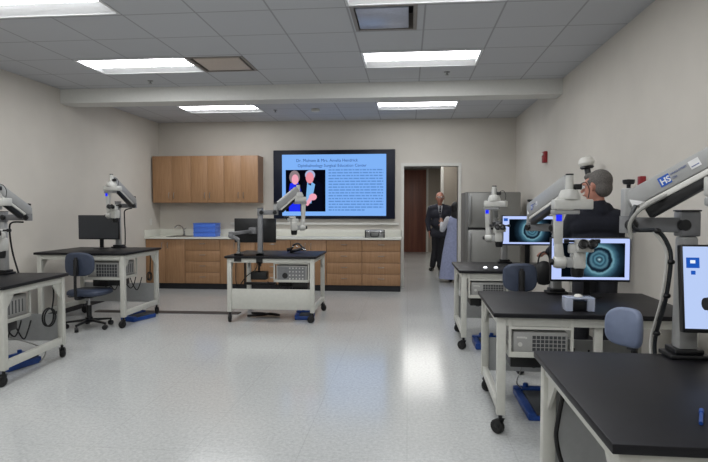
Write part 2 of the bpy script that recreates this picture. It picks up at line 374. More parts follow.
# ------------------------------------------------------------------ ceiling lights, vents, small ceiling things
cl_lab = {(0, 0): 'lit troffer at the back left, beyond the dropped beam', (1, 0): 'lit troffer at the back right, beyond the dropped beam',
          (0, 1): 'lit troffer next to the grey vent, just in front of the beam on the left', (1, 1): 'lit troffer in front of the beam on the right side of the ceiling',
          (0, 2): 'large lit troffer cut by the top left corner of the picture', (1, 2): 'lit troffer at the top centre edge of the picture, above the open return grille'}
proto = None
for i, x in enumerate(FX):
    for j, y in enumerate(FY):
        lab = cl_lab.get((i, j), 'lit troffer overhead behind the camera, %s row %s' % (['left', 'right'][i], ['', '', '', 'one', 'two', 'three'][j]))
        if proto is None:
            t = thing('ceiling_light', lab, 'ceiling light', (x, y, ZC), group='ceiling troffers'); proto = t
            z1 = .085
            f = MB().box((.0, .0, -.004), (1.22, .022, z1)).box((0, .588, -.004), (1.22, .61, z1)).box((0, .022, -.004), (.022, .588, z1)).box((1.198, .022, -.004), (1.22, .588, z1)).box((0, 0, z1), (1.22, .61, z1 + .02))
            f.build('frame', 'troffer', t, smooth=False)
            r = MB().prism([(.022, .588, 0), (.022, .40, z1 - .004), (.022, .588, z1 - .004)], (1.176, 0, 0))
            r.build('reflector', 'troffer', t, smooth=False)
            l = MB()
            P = [(.03, .006), (.06, -.002), (.20, -.006), (.34, .004), (.385, .04), (.385, z1 - .004), (.03, z1 - .004)]
            l.prism([(.03, a, b) for a, b in P], (1.16, 0, 0)); l.MI = [1, 1, 0, 0, 0, 0, 1, 1, 0]
            l.build('diffuser', ['lens', 'troffer'], t, smooth=False)
        else:
            t = proto.copy(); COL.objects.link(t); t.location = (x, y, ZC); t['label'] = lab
            for c in children(proto):
                d = c.copy(); COL.objects.link(d); d.parent = t
t = thing('ceiling_vent', 'grey supply vent beside the left troffer in front of the beam', 'vent', (V1[0], V1[1], ZC))
MB().box((0, 0, -.006), (.61, .03, .06)).box((0, .58, -.006), (.61, .61, .06)).box((0, .03, -.006), (.03, .58, .06)).box((.58, .03, -.006), (.61, .58, .06)).build('frame', 'vent', t, smooth=False)
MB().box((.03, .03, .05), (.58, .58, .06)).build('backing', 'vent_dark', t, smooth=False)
MB().box((.06, .07, -.002), (.55, .56, .012), .004).build('face_plate', 'vent_face', t)
t = thing('return_grille', 'return air grille with a deep open recess below the top centre troffer', 'vent', (V2[0] + .02, V2[1], ZC))
MB().box((0, 0, -.006), (.53, .03, .14)).box((0, .58, -.006), (.53, .61, .14)).box((0, .03, -.006), (.03, .58, .14)).box((.5, .03, -.006), (.53, .58, .14)).build('frame', 'vent', t, smooth=False)
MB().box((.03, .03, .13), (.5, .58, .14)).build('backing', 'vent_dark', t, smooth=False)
MB().box((.04, .08, .0), (.46, .575, .014), .004).build('face_plate', 'vent_cool', t)
for x, y, n, lab in ((-1.45, 8.75, 'smoke_detector', 'round white smoke detector on the ceiling beyond the beam'),
                     ):
    tag(MB().lathe([(.0, 0), (.055, 0), (.07, -.015), (.06, -.04), (.02, -.05)], (x, y, ZC)).build(n, 'white_trim'), lab, 'smoke detector')
for x, y, lab in ((-2.1, 8.78, 'small dark sprinkler head beyond the beam, left of the smoke detector'), (-3.15, 6.65, 'small sprinkler head in front of the beam near the left troffer'), (.44, 6.55, 'small sprinkler head in front of the beam near the right troffer')):
    tag(MB().lathe([(.0, 0), (.035, 0), (.035, -.006), (.01, -.01), (.01, -.03), (.022, -.032), (.022, -.036), (0, -.037)], (x, y, ZC), seg=14).build('sprinkler_head', 'steel'), lab, 'sprinkler', 'ceiling sprinkler heads')

# ------------------------------------------------------------------ cabinets along the back wall
CF, CT = 9.33, .905
def handle(x, z, vertical, parent, y=0.0, L=.1):
    if vertical: pts = [(x, y, z - L / 2), (x, y - .028, z - L / 2 + .012), (x, y - .03, z), (x, y - .028, z + L / 2 - .012), (x, y, z + L / 2)]
    else: pts = [(x - L / 2, y, z), (x - L / 2 + .012, y - .028, z), (x, y - .03, z), (x + L / 2 - .012, y - .028, z), (x + L / 2, y, z)]
    MB().tube(pts, .005, 6).build('handle', 'steel', parent)
units = [(-4.547, -3.84, 'D', 'double-door base cabinet under the sink, at the left end of the run'),
         (-3.84, -3.215, 'R', 'four-drawer base cabinet right of the sink, below the blue box'),
         (-3.215, -2.60, 'D', 'double-door base cabinet behind the monitor of the rear-facing bench'),
         (-2.60, -1.985, 'R', 'four-drawer base cabinet hidden mostly behind the centre bench column'),
         (-1.985, -1.37, 'D', 'double-door base cabinet seen between the legs of the centre bench'),
         (-1.37, -.765, 'R', 'four-drawer base cabinet second from the doorway end'),
         (-.765, -.12, 'R', 'four-drawer base cabinet at the doorway end below the silver case')]
for x0, x1, k, lab in units:
    t = thing('base_cabinet', lab, 'cabinet', (x0, CF, 0), group='base cabinets on the back wall')
    W = x1 - x0
    MB().box((.002, .02, .1), (W - .002, .575, CT - .03)).build('carcass', 'wood_dark', t, smooth=False)
    MB().box((.0, .05, 0), (W, .575, .1)).build('toe_kick', 'base', t, smooth=False)
    if k == 'R':
        zs = [.105, .295, .485, .675, .868]
        for a, b in zip(zs[:-1], zs[1:]):
            d = MB().box((.004, 0, a + .002), (W - .004, .02, b - .003), .002).build('drawer', 'wood', t)
            handle(W / 2, (a + b) / 2 + .02, False, d)
    else:
        for a, b, hx in ((.004, W / 2 - .002, W / 2 - .05), (W / 2 + .002, W - .004, W / 2 + .05)):
            d = MB().box((a, 0, .105), (b, .02, .865), .002).build('door', 'wood', t); handle(hx, .76, True, d)
upl = ['left wall cabinet with two doors, above the sink', 'middle wall cabinet with two doors, above the blue box', 'right wall cabinet with two doors, beside the television']
for (x0, x1), lab in zip([(-4.515, -3.81), (-3.81, -3.21), (-3.21, -2.60)], upl):
    t = thing('wall_cabinet', lab, 'cabinet', (x0, 9.56, 1.50), group='wall cabinets over the sink counter'); W = x1 - x0
    MB().box((.001, .02, 0), (W - .001, .35, .825)).build('carcass', 'wood_dark', t, smooth=False)
    for a, b, hx in ((.003, W / 2 - .0015, W / 2 - .045), (W / 2 + .0015, W - .003, W / 2 + .045)):
        d = MB().box((a, 0, .004), (b, .02, .821), .002).build('door', 'wood', t); handle(hx, .13, True, d)
t = thing('countertop', 'long white worktop with backsplash along the back wall', 'countertop', (XL, 9.29, CT - .03))
MB().box((.0, 0, 0), (.36, .6, .03)).box((.8, 0, 0), (4.44, .6, .03), .003).box((.36, 0, 0), (.8, .08, .03)).box((.36, .5, 0), (.8, .6, .03)).build('worktop', 'counter', t, smooth=False)
MB().box((0, .6, 0), (4.44, .618, .15), .003).box((0, .0, .03), (.015, .6, .15), .002).build('backsplash', 'counter', t)
sk = MB().box((.355, .075, .028), (.385, .505, .036)).box((.775, .075, .028), (.805, .505, .036)).box((.385, .075, .028), (.775, .1, .036)).box((.385, .48, .028), (.775, .505, .036))
sk.build('sink_rim', 'steel', t, smooth=False)
t = thing('faucet', 'chrome swan faucet behind the sink', 'faucet', (-4.06, 9.835, CT))
MB().lathe([(.03, 0), (.03, .012), (.018, .02), (.017, .07), (.02, .09)]).build('base', 'chrome', t)
MB().tube([(0, 0, .06), (-.02, -.03, .16), (-.07, -.1, .19), (-.11, -.16, .15)], .011).build('spout', 'chrome', t)
MB().tube([(0, 0, .09), (.01, 0, .12), (.05, -.02, .14)], .007).build('lever', 'chrome', t)
# blue box
t = thing('storage_box', 'blue plastic box of stacked trays on the white counter', 'box', (-3.72, 9.42, CT))
for k in range(3):
    MB().box((0, 0, .08 * k + .001), (.39, .28, .08 * k + .079), .006).box((-.005, -.005, .08 * k + .066), (.395, .285, .08 * k + .079), .003).build('tray', 'bin', t)
# silver case
t = thing('instrument_case', 'small silver hard case with black handle on the counter end', 'case', (-.72, 9.42, CT))
MB().box((0, 0, 0), (.33, .2, .13), .01).build('shell', 'steel', t)
MB().box((-.003, -.003, .083), (.333, .203, .09)).box((-.003, -.003, 0), (.015, .0, .13)).box((.315, -.003, 0), (.333, 0, .13)).build('edge_band', 'black', t)
MB().tube([(.1, -.004, .075), (.1, -.03, .045), (.115, -.035, .022), (.215, -.035, .022), (.23, -.03, .045), (.23, -.004, .075)], .008, 8).build('handle', 'black', t)
for x in (.055, .255): MB().box((x, -.01, .06), (x + .025, 0, .11), .002).build('latch', 'chrome', t)
# raceway below tv
tag(MB().box((-3.2, 9.87, 1.105), (-.16, 9.909, 1.15), .003).box((-2.3, 9.862, 1.12), (-2.2, 9.87, 1.14)).box((-1.2, 9.862, 1.12), (-1.1, 9.87, 1.14)).box((-.5, 9.862, 1.12), (-.4, 9.87, 1.14)).build('cable_raceway', 'white_trim'), 'white outlet raceway on the wall below the television', 'raceway')
tag(MB().box((-4.549, 9.5, 1.1), (-4.542, 9.58, 1.22), .002).build('wall_switch', 'white_trim'), 'small pale switch plate on left wall by the sink', 'switch')

# ------------------------------------------------------------------ television
TX, TZ = -1.31, 1.825
t = thing('television', 'large wall television showing a blue slide with a photo and text', 'television', (TX, 9.85, TZ))
MB().box((-1.085, -.015, -.61), (1.085, .055, .61), .008).build('bezel', 'blackgloss', t)
MB().box((-.925, -.018, -.555), (.93, -.0145, .53)).build('screen', 'tv_bg', t, smooth=False)
ph = MB()
def flat(poly, mi, y): ph.m(mi); ph.prism([(a, y, b) for a, b in poly], (0, .0009, 0))
def ell(cx, cz, rx, rz, n=20): return [(cx + rx * math.cos(2 * PI * k / n), cz + rz * math.sin(2 * PI * k / n)) for k in range(n)]
flat([(-.86, -.48), (-.145, -.48), (-.145, .26), (-.86, .26)], 0, -.0195)
flat([(-.80, -.48), (-.60, -.48), (-.58, -.1), (-.64, .05), (-.78, .02), (-.82, -.2)], 5, -.0206)          # blue dress
flat([(-.60, -.48), (-.2, -.48), (-.2, 0), (-.3, .08), (-.52, .08), (-.6, -.05)], 7, -.0206)                 # suit
flat([(-.50, -.30), (-.40, -.34), (-.33, .0), (-.38, .04), (-.47, .04)], 6, -.0217)                        # shirt
flat(ell(-.70, .13, .095, .12), 3, -.0206); flat(ell(-.69, .09, .062, .09), 1, -.0217)
flat(ell(-.42, .17, .09, .085), 4, -.0217); flat(ell(-.425, .12, .072, .1), 2, -.0228)
flat(ell(-.37, -.22, .07, .06), 1, -.0228); flat([(-.52, -.36), (-.42, -.2), (-.36, -.24), (-.46, -.38)], 1, -.0228)
flat([(-.45, .0), (-.40, .03), (-.40, -.02), (-.45, .03)], 8, -.0228)
ph.build('slide_photo', ['p_bg', 'p_skin', 'p_skin2', 'p_hair', 'p_hair2', 'p_dress', 'p_shirt', 'p_suit', 'p_tie'], t, smooth=False)
text('Dr. Mohsen & Mrs. Amelia Hendrick', .074, (-.12, -.02, .40), (PI / 2, 0, 0), 'tv_text', t, 'title_lettering', align='CENTER')
text('Ophthalmology Surgical Education Center', .072, (-.03, -.02, .31), (PI / 2, 0, 0), 'tv_text', t, 'subtitle_lettering', align='CENTER')
bl = MB()
for r in range(15):
    z = .255 - r * .0505; x = -.09; end = .88 if r < 14 else .55
    while x < end:
        L = random.uniform(.03, .11); bl.box((x, -.0195, z - .012), (min(x + L, end), -.0182, z + .012)); x += L + .013
bl.build('slide_text', 'tv_ink', t, smooth=False)

# ------------------------------------------------------------------ fridge, alarms, lamp
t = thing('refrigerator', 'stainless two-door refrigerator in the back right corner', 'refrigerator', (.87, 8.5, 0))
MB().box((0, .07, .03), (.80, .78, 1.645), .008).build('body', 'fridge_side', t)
d = MB().box((.03, .0, 1.11), (.80, .065, 1.64), .018).build('freezer_door', 'fridge', t); MB().beam((.06, -.035, 1.16), (.06, -.035, 1.59), .022, .03).box((.05, -.03, 1.2), (.07, .005, 1.23)).box((.05, -.03, 1.55), (.07, .005, 1.58)).build('door_handle', 'steel', d)
d = MB().box((.03, .0, .09), (.80, .065, 1.08), .018).build('door', 'fridge', t); MB().beam((.06, -.035, .45), (.06, -.035, 1.03), .022, .03).box((.05, -.03, .48), (.07, .005, .51)).box((.05, -.03, .97), (.07, .005, 1.0)).build('door_handle', 'steel', d)
MB().box((.03, .03, 1.07), (.78, .075, 1.12)).build('door_gap', 'black', t, smooth=False)
for x in (.08, .72):
    for y in (.14, .7): MB().cyl((x, y, 0), (x, y, .035), .02).build('foot', 'black', t)
t = thing('fire_alarm', 'red fire alarm strobe on the right wall above the far benches', 'fire alarm', (XR, 7.75, 2.085))
MB().box((-.05, -.06, -.075), (0, .06, .075), .008).build('body', 'red', t)
MB().box((-.065, -.035, .02), (-.05, .035, .055), .005).build('strobe', 'lamp_white', t)
t = thing('fire_alarm', 'small red alarm station on the right wall just behind the large arm', 'fire alarm', (XR, 4.6, 1.575))
MB().box((-.045, -.03, -.07), (0, .03, .07), .006).build('body', 'red', t)
MB().box((-.055, -.02, -.02), (-.045, .02, .0), .002).build('pull_bar', 'lamp_white', t)
t = thing('exam_lamp', 'white domed lamp on a black neck above the grey-haired man', 'lamp', (XR, 5.45, 1.60))
MB().box((-.03, -.05, -.06), (0, .05, .06), .006).build('wall_bracket', 'black', t)
MB().tube([(-.02, 0, 0), (-.10, .03, .03), (-.14, .06, .1), (-.15, .08, .17)], [.018, .022, .028], 10).build('neck', 'black', t)
MB().lathe([(.0, -.03), (.05, -.03), (.065, -.015), (.055, .0)], (-.15, .1, .2), (-.15, 0, 1)).build('socket', 'black', t)
MB().lathe([(.03, .0), (.062, .005), (.073, .03), (.066, .06), (.042, .082), (.0, .09)], (-.15, .1, .2), (-.15, 0, 1)).build('lamp_shade', 'lamp_white', t)

# floor cable cover
tag(MB().prism([(-4.2, 7.10, 0), (-4.2, 7.26, 0), (-4.2, 7.23, .014), (-4.2, 7.13, .014)], (1.98, .03, 0)).build('cable_cover', 'strip'), 'flat dark cable cover running over the floor to the centre bench', 'cable cover')

# ------------------------------------------------------------------ workbench
def caster(mb_parent, x, y, ang):
    st = MB(); dx, dy = math.cos(ang), math.sin(ang); px, py = -dy, dx
    st.cyl((x, y, .085), (x, y, .125), .012, seg=12)
    for s_ in (-1, 1): st.beam((x + px * .021 * s_, y + py * .021 * s_, .092), (x + px * .0225 * s_ + dx * .02, y + py * .0225 * s_ + dy * .02, .04), .004, .03, (dx, dy, 0), .001)
    st.beam((x - px * .024, y - py * .024, .094), (x + px * .024, y + py * .024, .094), .04, .006)
    c = st.build('caster', 'black', mb_parent)
    cx, cy = x + dx * .02, y + dy * .02
    MB().lathe([(.003, -.019), (.036, -.02), (.044, -.012), (.044, .012), (.036, .02), (.003, .019)], (cx, cy, .044), (px, py, 0), seg=20).build('wheel', 'rubber', c)
def bench(loc, rz, H, label, cageside=-1, W=1.14, D=.95, cage_y=-.44, tall_back=False, cage_dx=0, top_t=.028, pz1=.41, cage=(.44, .225)):
    """local frame: centre at origin, user side is -y"""
    t = thing('workbench', label, 'workbench', loc, rz, 'mobile instrument benches')
    x0, x1, y0, y1 = -W / 2, W / 2, -D / 2, D / 2; ht = H - top_t; L_ = .052; o = .025
    MB().box((x0, y0, ht), (x1, y1, H), .004).build('tabletop', 'top', t)
    a0, a1, b0, b1 = x0 + o, x1 - o, y0 + o, y1 - o
    k = 0
    for (xa, ya) in ((a0, b0), (a1 - L_, b0), (a0, b1 - L_), (a1 - L_, b1 - L_)):
        MB().box((xa, ya, .125), (xa + L_, ya + L_, ht), .004).build('leg', 'frame', t)
        caster(t, xa + L_ / 2, ya + L_ / 2, 2.4 + k * 1.9); k += 1
    e = .003
    for ya in (b0 + .006, b1 - .046): MB().box((a0 + L_ - e, ya, ht - .055), (a1 - L_ + e, ya + .04, ht), .003).build('apron_rail', 'frame', t)
    for xa in (a0 + .006, a1 - .046):
        MB().box((xa, b0 + L_ - e, ht - .055), (xa + .04, b1 - L_ + e, ht), .003).build('apron_rail', 'frame', t)
        MB().box((xa, b0 + L_ - e, .135), (xa + .04, b1 - L_ + e, .195), .003).build('lower_rail', 'frame', t)
        ox = xa - .002 if xa < 0 else xa + .0365
        for s_, yy in ((1, b0 + L_ - e), (-1, b1 - L_ + e)):
            g = MB().prism([(xa + .012, yy, ht - .05), (xa + .012, yy + s_ * .13, ht - .05), (xa + .012, yy, ht - .20)], (.012, 0, 0))
            g.m(1).prism([(ox, yy - s_ * .035, ht - .012), (ox, yy - s_ * .018, ht - .012), (ox, yy - s_ * .035, ht - .04)], (.0055, 0, 0))
            g.build('corner_gusset', ['frame', 'pc_dark'], t, smooth=False)
    # modesty panel along the back
    MB().box((a0 + L_ - e, b1 - .03, .16), (a1 - L_ + e, b1 - .012, pz1), .002).build('modesty_panel', 'frame' if tall_back else 'panel', t)  # panels viewed from the user side get the painted-in shade grey
    # cage hanging under the top with its instrument box
    cw, cd, ch = cage[0], .42, cage[1]
    cx0 = (a0 + L_ + .015 + cage_dx) if cageside < 0 else (a1 - L_ - .015 - cw - cage_dx); cz0 = ht - .055 - ch
    cy0 = cage_y
    cg = MB(); q = .016
    for xx in (cx0, cx0 + cw - q):
        for yy in (cy0, cy0 + cd - q): cg.box((xx, yy, cz0), (xx + q, yy + q, ht - .001))
    for xx in (cx0, cx0 + cw - q): cg.box((xx, cy0, cz0 - .012), (xx + q, cy0 + cd, cz0 + q))
    for yy in (cy0, cy0 + cd - q): cg.box((cx0, yy, cz0 - .012), (cx0 + cw, yy + q, cz0 + q))
    cg.box((cx0, cy0, cz0 - .004), (cx0 + cw, cy0 + cd, cz0 + .002)); cg.box((cx0, cy0 - .002, cz0 - .014), (cx0 + cw, cy0, cz0 + .018))
    for yy in (cy0 - .002, cy0 + cd): cg.box((cx0, yy, ht - .072), (cx0 + cw, yy + .002, ht - .055))
    cg.build('hanging_shelf', 'frame', t, smooth=False)
    return t, (cx0, cy0, cz0, cw, cd, ch), (a0, a1, b0, b1, ht)
def instrument(T, cg, label, loc, rz, back=False):
    cx0, cy0, cz0, cw, cd, ch = cg
    t = thing('instrument_box', label, 'equipment box', loc, rz, 'instrument boxes in hanging shelves')
    x0, x1, y0, y1, z0, z1 = cx0 + .03, cx0 + cw - .03, cy0 + .012, cy0 + cd - .012, cz0 + .0025, cz0 + ch - .035
    MB().box((x0, y0, z0), (x1, y1, z1), .006).build('housing', 'pc', t)
    g = MB(); n = 4; gx0, gx1 = x0 + .11, x1 - .012
    g.box((gx0, y0 - .002, z0 + .02), (gx1, y0 + .001, z1 - .02))
    g.build('vent_grid', 'pc_dark', t, smooth=False)
    gl = MB()
    for k in range(9): xx = gx0 + (gx1 - gx0) * k / 8; gl.box((xx - .002, y0 - .005, z0 + .018), (xx + .002, y0 - .001, z1 - .018))
    for k in range(5): zz = z0 + .02 + (z1 - z0 - .04) * k / 4; gl.box((gx0 - .002, y0 - .005, zz - .002), (gx1 + .002, y0 - .001, zz + .002))
    gl.build('grille', 'pc', t, smooth=False)
    MB().cyl((x0 + .04, y0 - .006, z0 + .06), (x0 + .04, y0 + .001, z0 + .06), .013).cyl((x0 + .075, y0 - .004, z0 + .1), (x0 + .075, y0 + .001, z0 + .1), .006).box((x0 + .02, y0 - .002, z1 - .04), (x0 + .07, y0, z1 - .03)).build('front_knob', 'scope_lt', t)
    # rear: fan, ports; sides: slots
    r = MB().box((x0 + .02, y1 - .001, z0 + .015), (x1 - .02, y1 + .003, z1 - .015)).m(1)
    r.cyl((x0 + .27, y1 + .002, z0 + .065), (x0 + .27, y1 + .006, z0 + .065), .035).m(2)
    for k in range(5):
        for j in range(4): r.cyl((x0 + .05 + k * .04, y1 + .002, z0 + .028 + j * (z1 - z0 - .05) / 3.2), (x0 + .05 + k * .04, y1 + .008, z0 + .028 + j * (z1 - z0 - .05) / 3.2), .009, seg=10)
    r.build('rear_panel', ['scope_dk', 'black', 'scope_lt'], t)
    for xx in (x0 - .001, x1 - .002):
        s_ = MB()
        for k in range(7): s_.box((xx, y0 + .06 + k * .045, z0 + .04), (xx + .003, y0 + .075 + k * .045, z1 - .04))
        s_.build('side_slots', 'pc_dark', t, smooth=False)
    return t
def clutter(T, cg, fr, loop=None, drop=None):
    cx0, cy0, cz0, cw, cd, ch = cg; a0, a1, b0, b1, ht = fr
    MB().box((cx0 + .03, cy0 + .12, cz0 - .11), (cx0 + .22, cy0 + .36, cz0 - .0145), .008).box((cx0 + .25, cy0 + .06, cz0 - .09), (cx0 + .42, cy0 + .26, cz0 - .0145), .008).build('power_supply', 'black', T)
    mb = MB()
    for k in range(5):
        x = cx0 + .05 + k * .08; y = cy0 + .3 + random.uniform(-.05, .08)
        mb.tube([(x, y, cz0 - .015), (x + .03, y + .02, cz0 - .12), (x + .09, y, cz0 - .15 - .02 * k % .05), (x + .15, y - .04, cz0 - .10), (x + .17, y - .03, cz0 - .016)], .006, 6)
    mb.build('cable_bundle', 'rubber', T)

def cable(pts, r, label, m='rubber', name='cable', group=None):
    return tag(MB().tube(pts, r, 8, 5).build(name, m), label, 'cable', group)

def pedal(loc, rz, label, w_=.34, d_=.30, h_=.05, g='blue foot pedals on the floor'):
    t = thing('foot_pedal', label, 'foot pedal', loc, rz, g)
    MB().box((-w_ / 2, -d_ / 2, 0), (w_ / 2, d_ / 2, h_), .012).box((-w_ / 2, d_ / 2 - .05, h_ - .01), (w_ / 2, d_ / 2, h_ + .03), .01).box((-w_ / 2, -d_ / 2, h_ - .01), (-w_ / 2 + .05, d_ / 2, h_ + .014), .006).build('tray', 'blue', t)
    MB().box((-w_ / 2 + .06, -d_ / 2 + .01, h_ - .005), (w_ / 2 - .02, d_ / 2 - .06, h_ + .012), .006).build('tread', 'padgrey', t)
    for x in (-w_ / 2 + .09, w_ / 2 - .06): MB().lathe([(.02, 0), (.02, .02), (.014, .026), (0, .027)], (x, d_ / 2 - .03, h_ + .03)).build('knob', 'blue', t)
    return t

# ------------------------------------------------------------------ surgical microscope on a bench column
def scope(label, base, ctop, J, T, ux, hs=1.0, col_r=.032, knob=True, post=.06, ks=.65, head=True, logo=False, clamp=False, beamh=.085, rod=True, arm_h=.055):
    """base, ctop: column foot and top; J: elbow (axis x,y and z of the lower arm); T: top of the head's pivot knob; ux: angle of the head's right-hand direction"""
    b = Vector(base); t = thing('surgical_microscope', label, 'microscope', base, 0, 'bench microscopes on jointed arms')
    c = Vector((0, 0, ctop - base[2])); J = Vector(J) - b; T = Vector(T) - b
    if clamp:
        MB().box((-.04, -.06, -.09), (.04, -.035, .03), .004).box((-.04, -.06, .001), (.04, .04, .03), .004).box((-.035, -.06, -.09), (.035, .02, -.07), .004).cyl((0, -.005, -.09), (0, -.005, -.13), .012).build('clamp', 'black', t)
    else:
        MB().box((-.075, -.06, .001), (.075, .06, .018), .004).box((-.055, -.05, .018), (.055, .05, .04), .006).build('base_plate', 'black', t)
    MB().beam((0, 0, .03), c - Vector((0, 0, arm_h * 1.4)), col_r * 2.3, col_r * 2.3, (0, 1, 0), col_r * .5, col_r * 2, col_r * 2).build('column', 'scope_dk' if clamp else 'scope', t)
    top = c
    MB().box((-col_r * 1.08, -col_r * 1.08, c.z - arm_h * 1.45), (col_r * 1.08, col_r * 1.08, c.z + .012), .006).m(1).box((-col_r * 1.1, -col_r * 1.1, c.z + .012), (col_r * 1.1, col_r * 1.1, c.z + .018)).build('column_head', ['scope_dk', 'black'], t)
    a0 = Vector((0, 0, c.z - arm_h * .7)); a1 = Vector((J.x, J.y, a0.z))
    hd = (a1 - a0).normalized()
    MB().beam(a0, a1, .045, arm_h, bev=.006).cyl(a1 - Vector((0, 0, arm_h * .55)), a1 + Vector((0, 0, arm_h * .6)), .032).build('lower_arm', 'scope_dk', t)
    sd = hd.cross(Vector((0, 0, 1)))
    for p in (a0 + hd * .02, a1 - hd * .005):
        MB().lathe([(.0, -.01), (.024, -.01), (.026, .012), (.02, .02), (0, .021)], p + sd * (-.022 if sd.y > 0 else .022), sd * (-1 if sd.y > 0 else 1), 16).build('joint_knob', 'black', t)
    J0 = Vector((J.x, J.y, a0.z + arm_h * .55)); J1 = J0 + Vector((0, 0, post))
    MB().beam(J0, J1, .045, .05, (0, 1, 0), .006).build('elbow_post', 'scope', t)
    MB().cyl(J1, J1 + Vector((0, 0, .02)), .008).lathe([(.0, .015), (.03 * ks, .017), (.036 * ks, .025), (.036 * ks, .035), (0, .038)], J1, seg=16).build('tension_knob', 'black', t)
    # spring arm: shell above, gap and dark rod below
    S0 = J1 + Vector((0, 0, -.55 * min(post, .1))); S1 = T + Vector((0, 0, -.05))
    d = (S1 - S0); L = d.length; dn = d.normalized(); side = dn.cross(Vector((0, 0, 1))).normalized(); up = side.cross(dn)
    sa = MB().beam(S0 + dn * .01, S1 - dn * .02, .055, beamh, bev=.008, h1=beamh * .95).build('spring_arm', 'scope', t)
    if rod:
        MB().beam(S0 + dn * .04 - up * (beamh * .5 + .012), S1 - dn * .05 - up * (beamh * .5 + .010), .05, .022, bev=.004).build('side_bar', 'white_trim', t)
        MB().beam(S0 + dn * .05 - up * (beamh * .5 + .045), S1 - dn * .09 - up * (beamh * .5 + .032), .04, .042, bev=.008).build('gas_spring', 'black', t)
    if logo:
        nrm = side if side.y < 0 else -side
        R = Matrix((dn, up, nrm)).transposed() if dn.cross(up).dot(nrm) > 0 else Matrix((-dn, up, nrm)).transposed()
        eu = R.to_euler(); f0 = nrm * .0278; s_ = logo
        q0 = S0 + dn * s_[0] + f0
        ex = R @ Vector((1, 0, 0))
        MB().prism([q0 - up * .02, q0 + ex * .044 - up * .02, q0 + ex * .044 + up * .018, q0 + up * .018], nrm * .0012).build('logo_patch', 'logo_blue', t, smooth=False)
        text('HS', .033, q0 + ex * .005 - up * .013 + nrm * .0016, eu, 'sticker', t, 'logo_lettering', ext=.0004, bold=.0008)
        text('HAAG-STREIT', .0105, q0 + ex * .050 + up * .006 + nrm * .0010, eu, 'ink', t, 'brand_lettering', ext=.0004, bold=.0002)
        text('USA', .0105, q0 + ex * .050 - up * .010 + nrm * .0010, eu, 'ink', t, 'country_lettering', ext=.0004, bold=.0002)
        q1 = q0 + ex * .122
        st = MB().prism([q1 - up * .014, q1 + ex * .038 - up * .014, q1 + ex * .038 + up * .018, q1 + up * .018], nrm * .0012).m(1)
        st.prism([q1 + ex * .004 - up * .003, q1 + ex * .033 - up * .003, q1 + ex * .033 - up * .007, q1 + ex * .004 - up * .007], nrm * .0016)
        st.build('sticker', ['sticker', 'ink'], t, smooth=False)
        tri = S0 + f0 + dn * .02
        MB().prism([tri - up * .035, tri + dn * .05 - up * .038, tri + up * .0], nrm * .001).build('warning_triangle', 'sticker', t, smooth=False)
    if not head: 
        return t
    u = Vector((math.cos(ux), math.sin(ux), 0)); v = Vector((math.sin(ux), -math.cos(ux), 0)); z = Vector((0, 0, 1))
    def P(a, b_, c_): return T + u * a * hs + v * b_ * hs + z * c_ * hs
    def W(mb, a, b_, bev=.004):       # box in head frame, a/b corner triples
        R = Matrix((u, v, z)).transposed().to_4x4(); R.translation = T
        R = R @ Matrix.Scale(hs, 4)
        return mb.box(a, b_, bev, R)
    W(MB().cyl(P(0, 0, -.115), P(0, 0, -.008), .026 * hs, .024 * hs).m(1).cyl(P(0, 0, -.008), P(0, 0, .002), .025 * hs).m(1), (.03, -.02, -.10), (.075, .02, -.065)).build('pivot_post', ['scope_lt', 'black'], t)
    MB().lathe([(.068 * hs, -.165 * hs), (.07 * hs, -.145 * hs), (.052 * hs, -.105 * hs), (.03 * hs, -.10 * hs)], T).build('turret', 'scope_lt', t)
    MB().tube([P(.03, 0, -.11), P(.06, .02, -.07), P(.10, .01, -.055), P(.125, .0, -.10), P(.12, 0, -.155)], .003, 6).build('loop_cable', 'black', t)
    W(MB(), (-.103, -.055, -.23), (.138, .055, -.165), .008).m(0).build('crosshead', 'scope_lt', t)
    W(MB(), (-.11, -.04, -.262), (.06, .04, -.232), .008).build('swivel_bracket', 'scope', t)
    dm = MB()
    dm.beam(P(-.07, 0, -.235), P(-.066, 0, -.46), .062 * hs, .05 * hs, v, .008, .05 * hs, .045 * hs)
    dm.beam(P(-.066, 0, -.45), P(-.055, 0, -.575), .05 * hs, .045 * hs, v, .01, .06 * hs, .05 * hs)
    dm.build('drop_arm', 'scope_lt', t)
    W(MB(), (-.088, .024, -.305), (-.052, .032, -.265), .002).build('display', 'led_blue', t)
    # coupling disc + optics
    cc = P(-.055, 0, -.575)
    MB().lathe([(.0, -.04 * hs), (.035 * hs, -.038 * hs), (.042 * hs, -.02 * hs), (.042 * hs, .03 * hs), (.03 * hs, .04 * hs), (0, .041 * hs)], cc, u, 20).build('coupling', 'scope_lt', t)
    MB().lathe([(.0, -.02 * hs), (.02 * hs, -.02 * hs), (.022 * hs, 0), (.012 * hs, .01 * hs)], cc - u * .045 * hs, u, 14).build('side_knob', 'black', t)
    W(MB(), (-.02, -.035, -.61), (.07, .035, -.545), .012).build('optics_arm', 'scope', t)
    hb = MB(); W(hb, (.02, -.05, -.615), (.10, .05, -.50), .014)
    W(hb, (.0, -.03, -.52), (.09, .045, -.455), .014)
    hb.build('optics_body', 'scope_lt', t)
    MB().lathe([(.0, -.672 * hs), (.034 * hs, -.672 * hs), (.04 * hs, -.65 * hs), (.042 * hs, -.61 * hs)], T + (u * .058) * hs).build('objective_lens', 'black', t)
    bt = MB(); W(bt, (.03, .03, -.505), (.14, .085, -.45), .014)
    bt.build('binocular_housing', 'scope_lt', t)
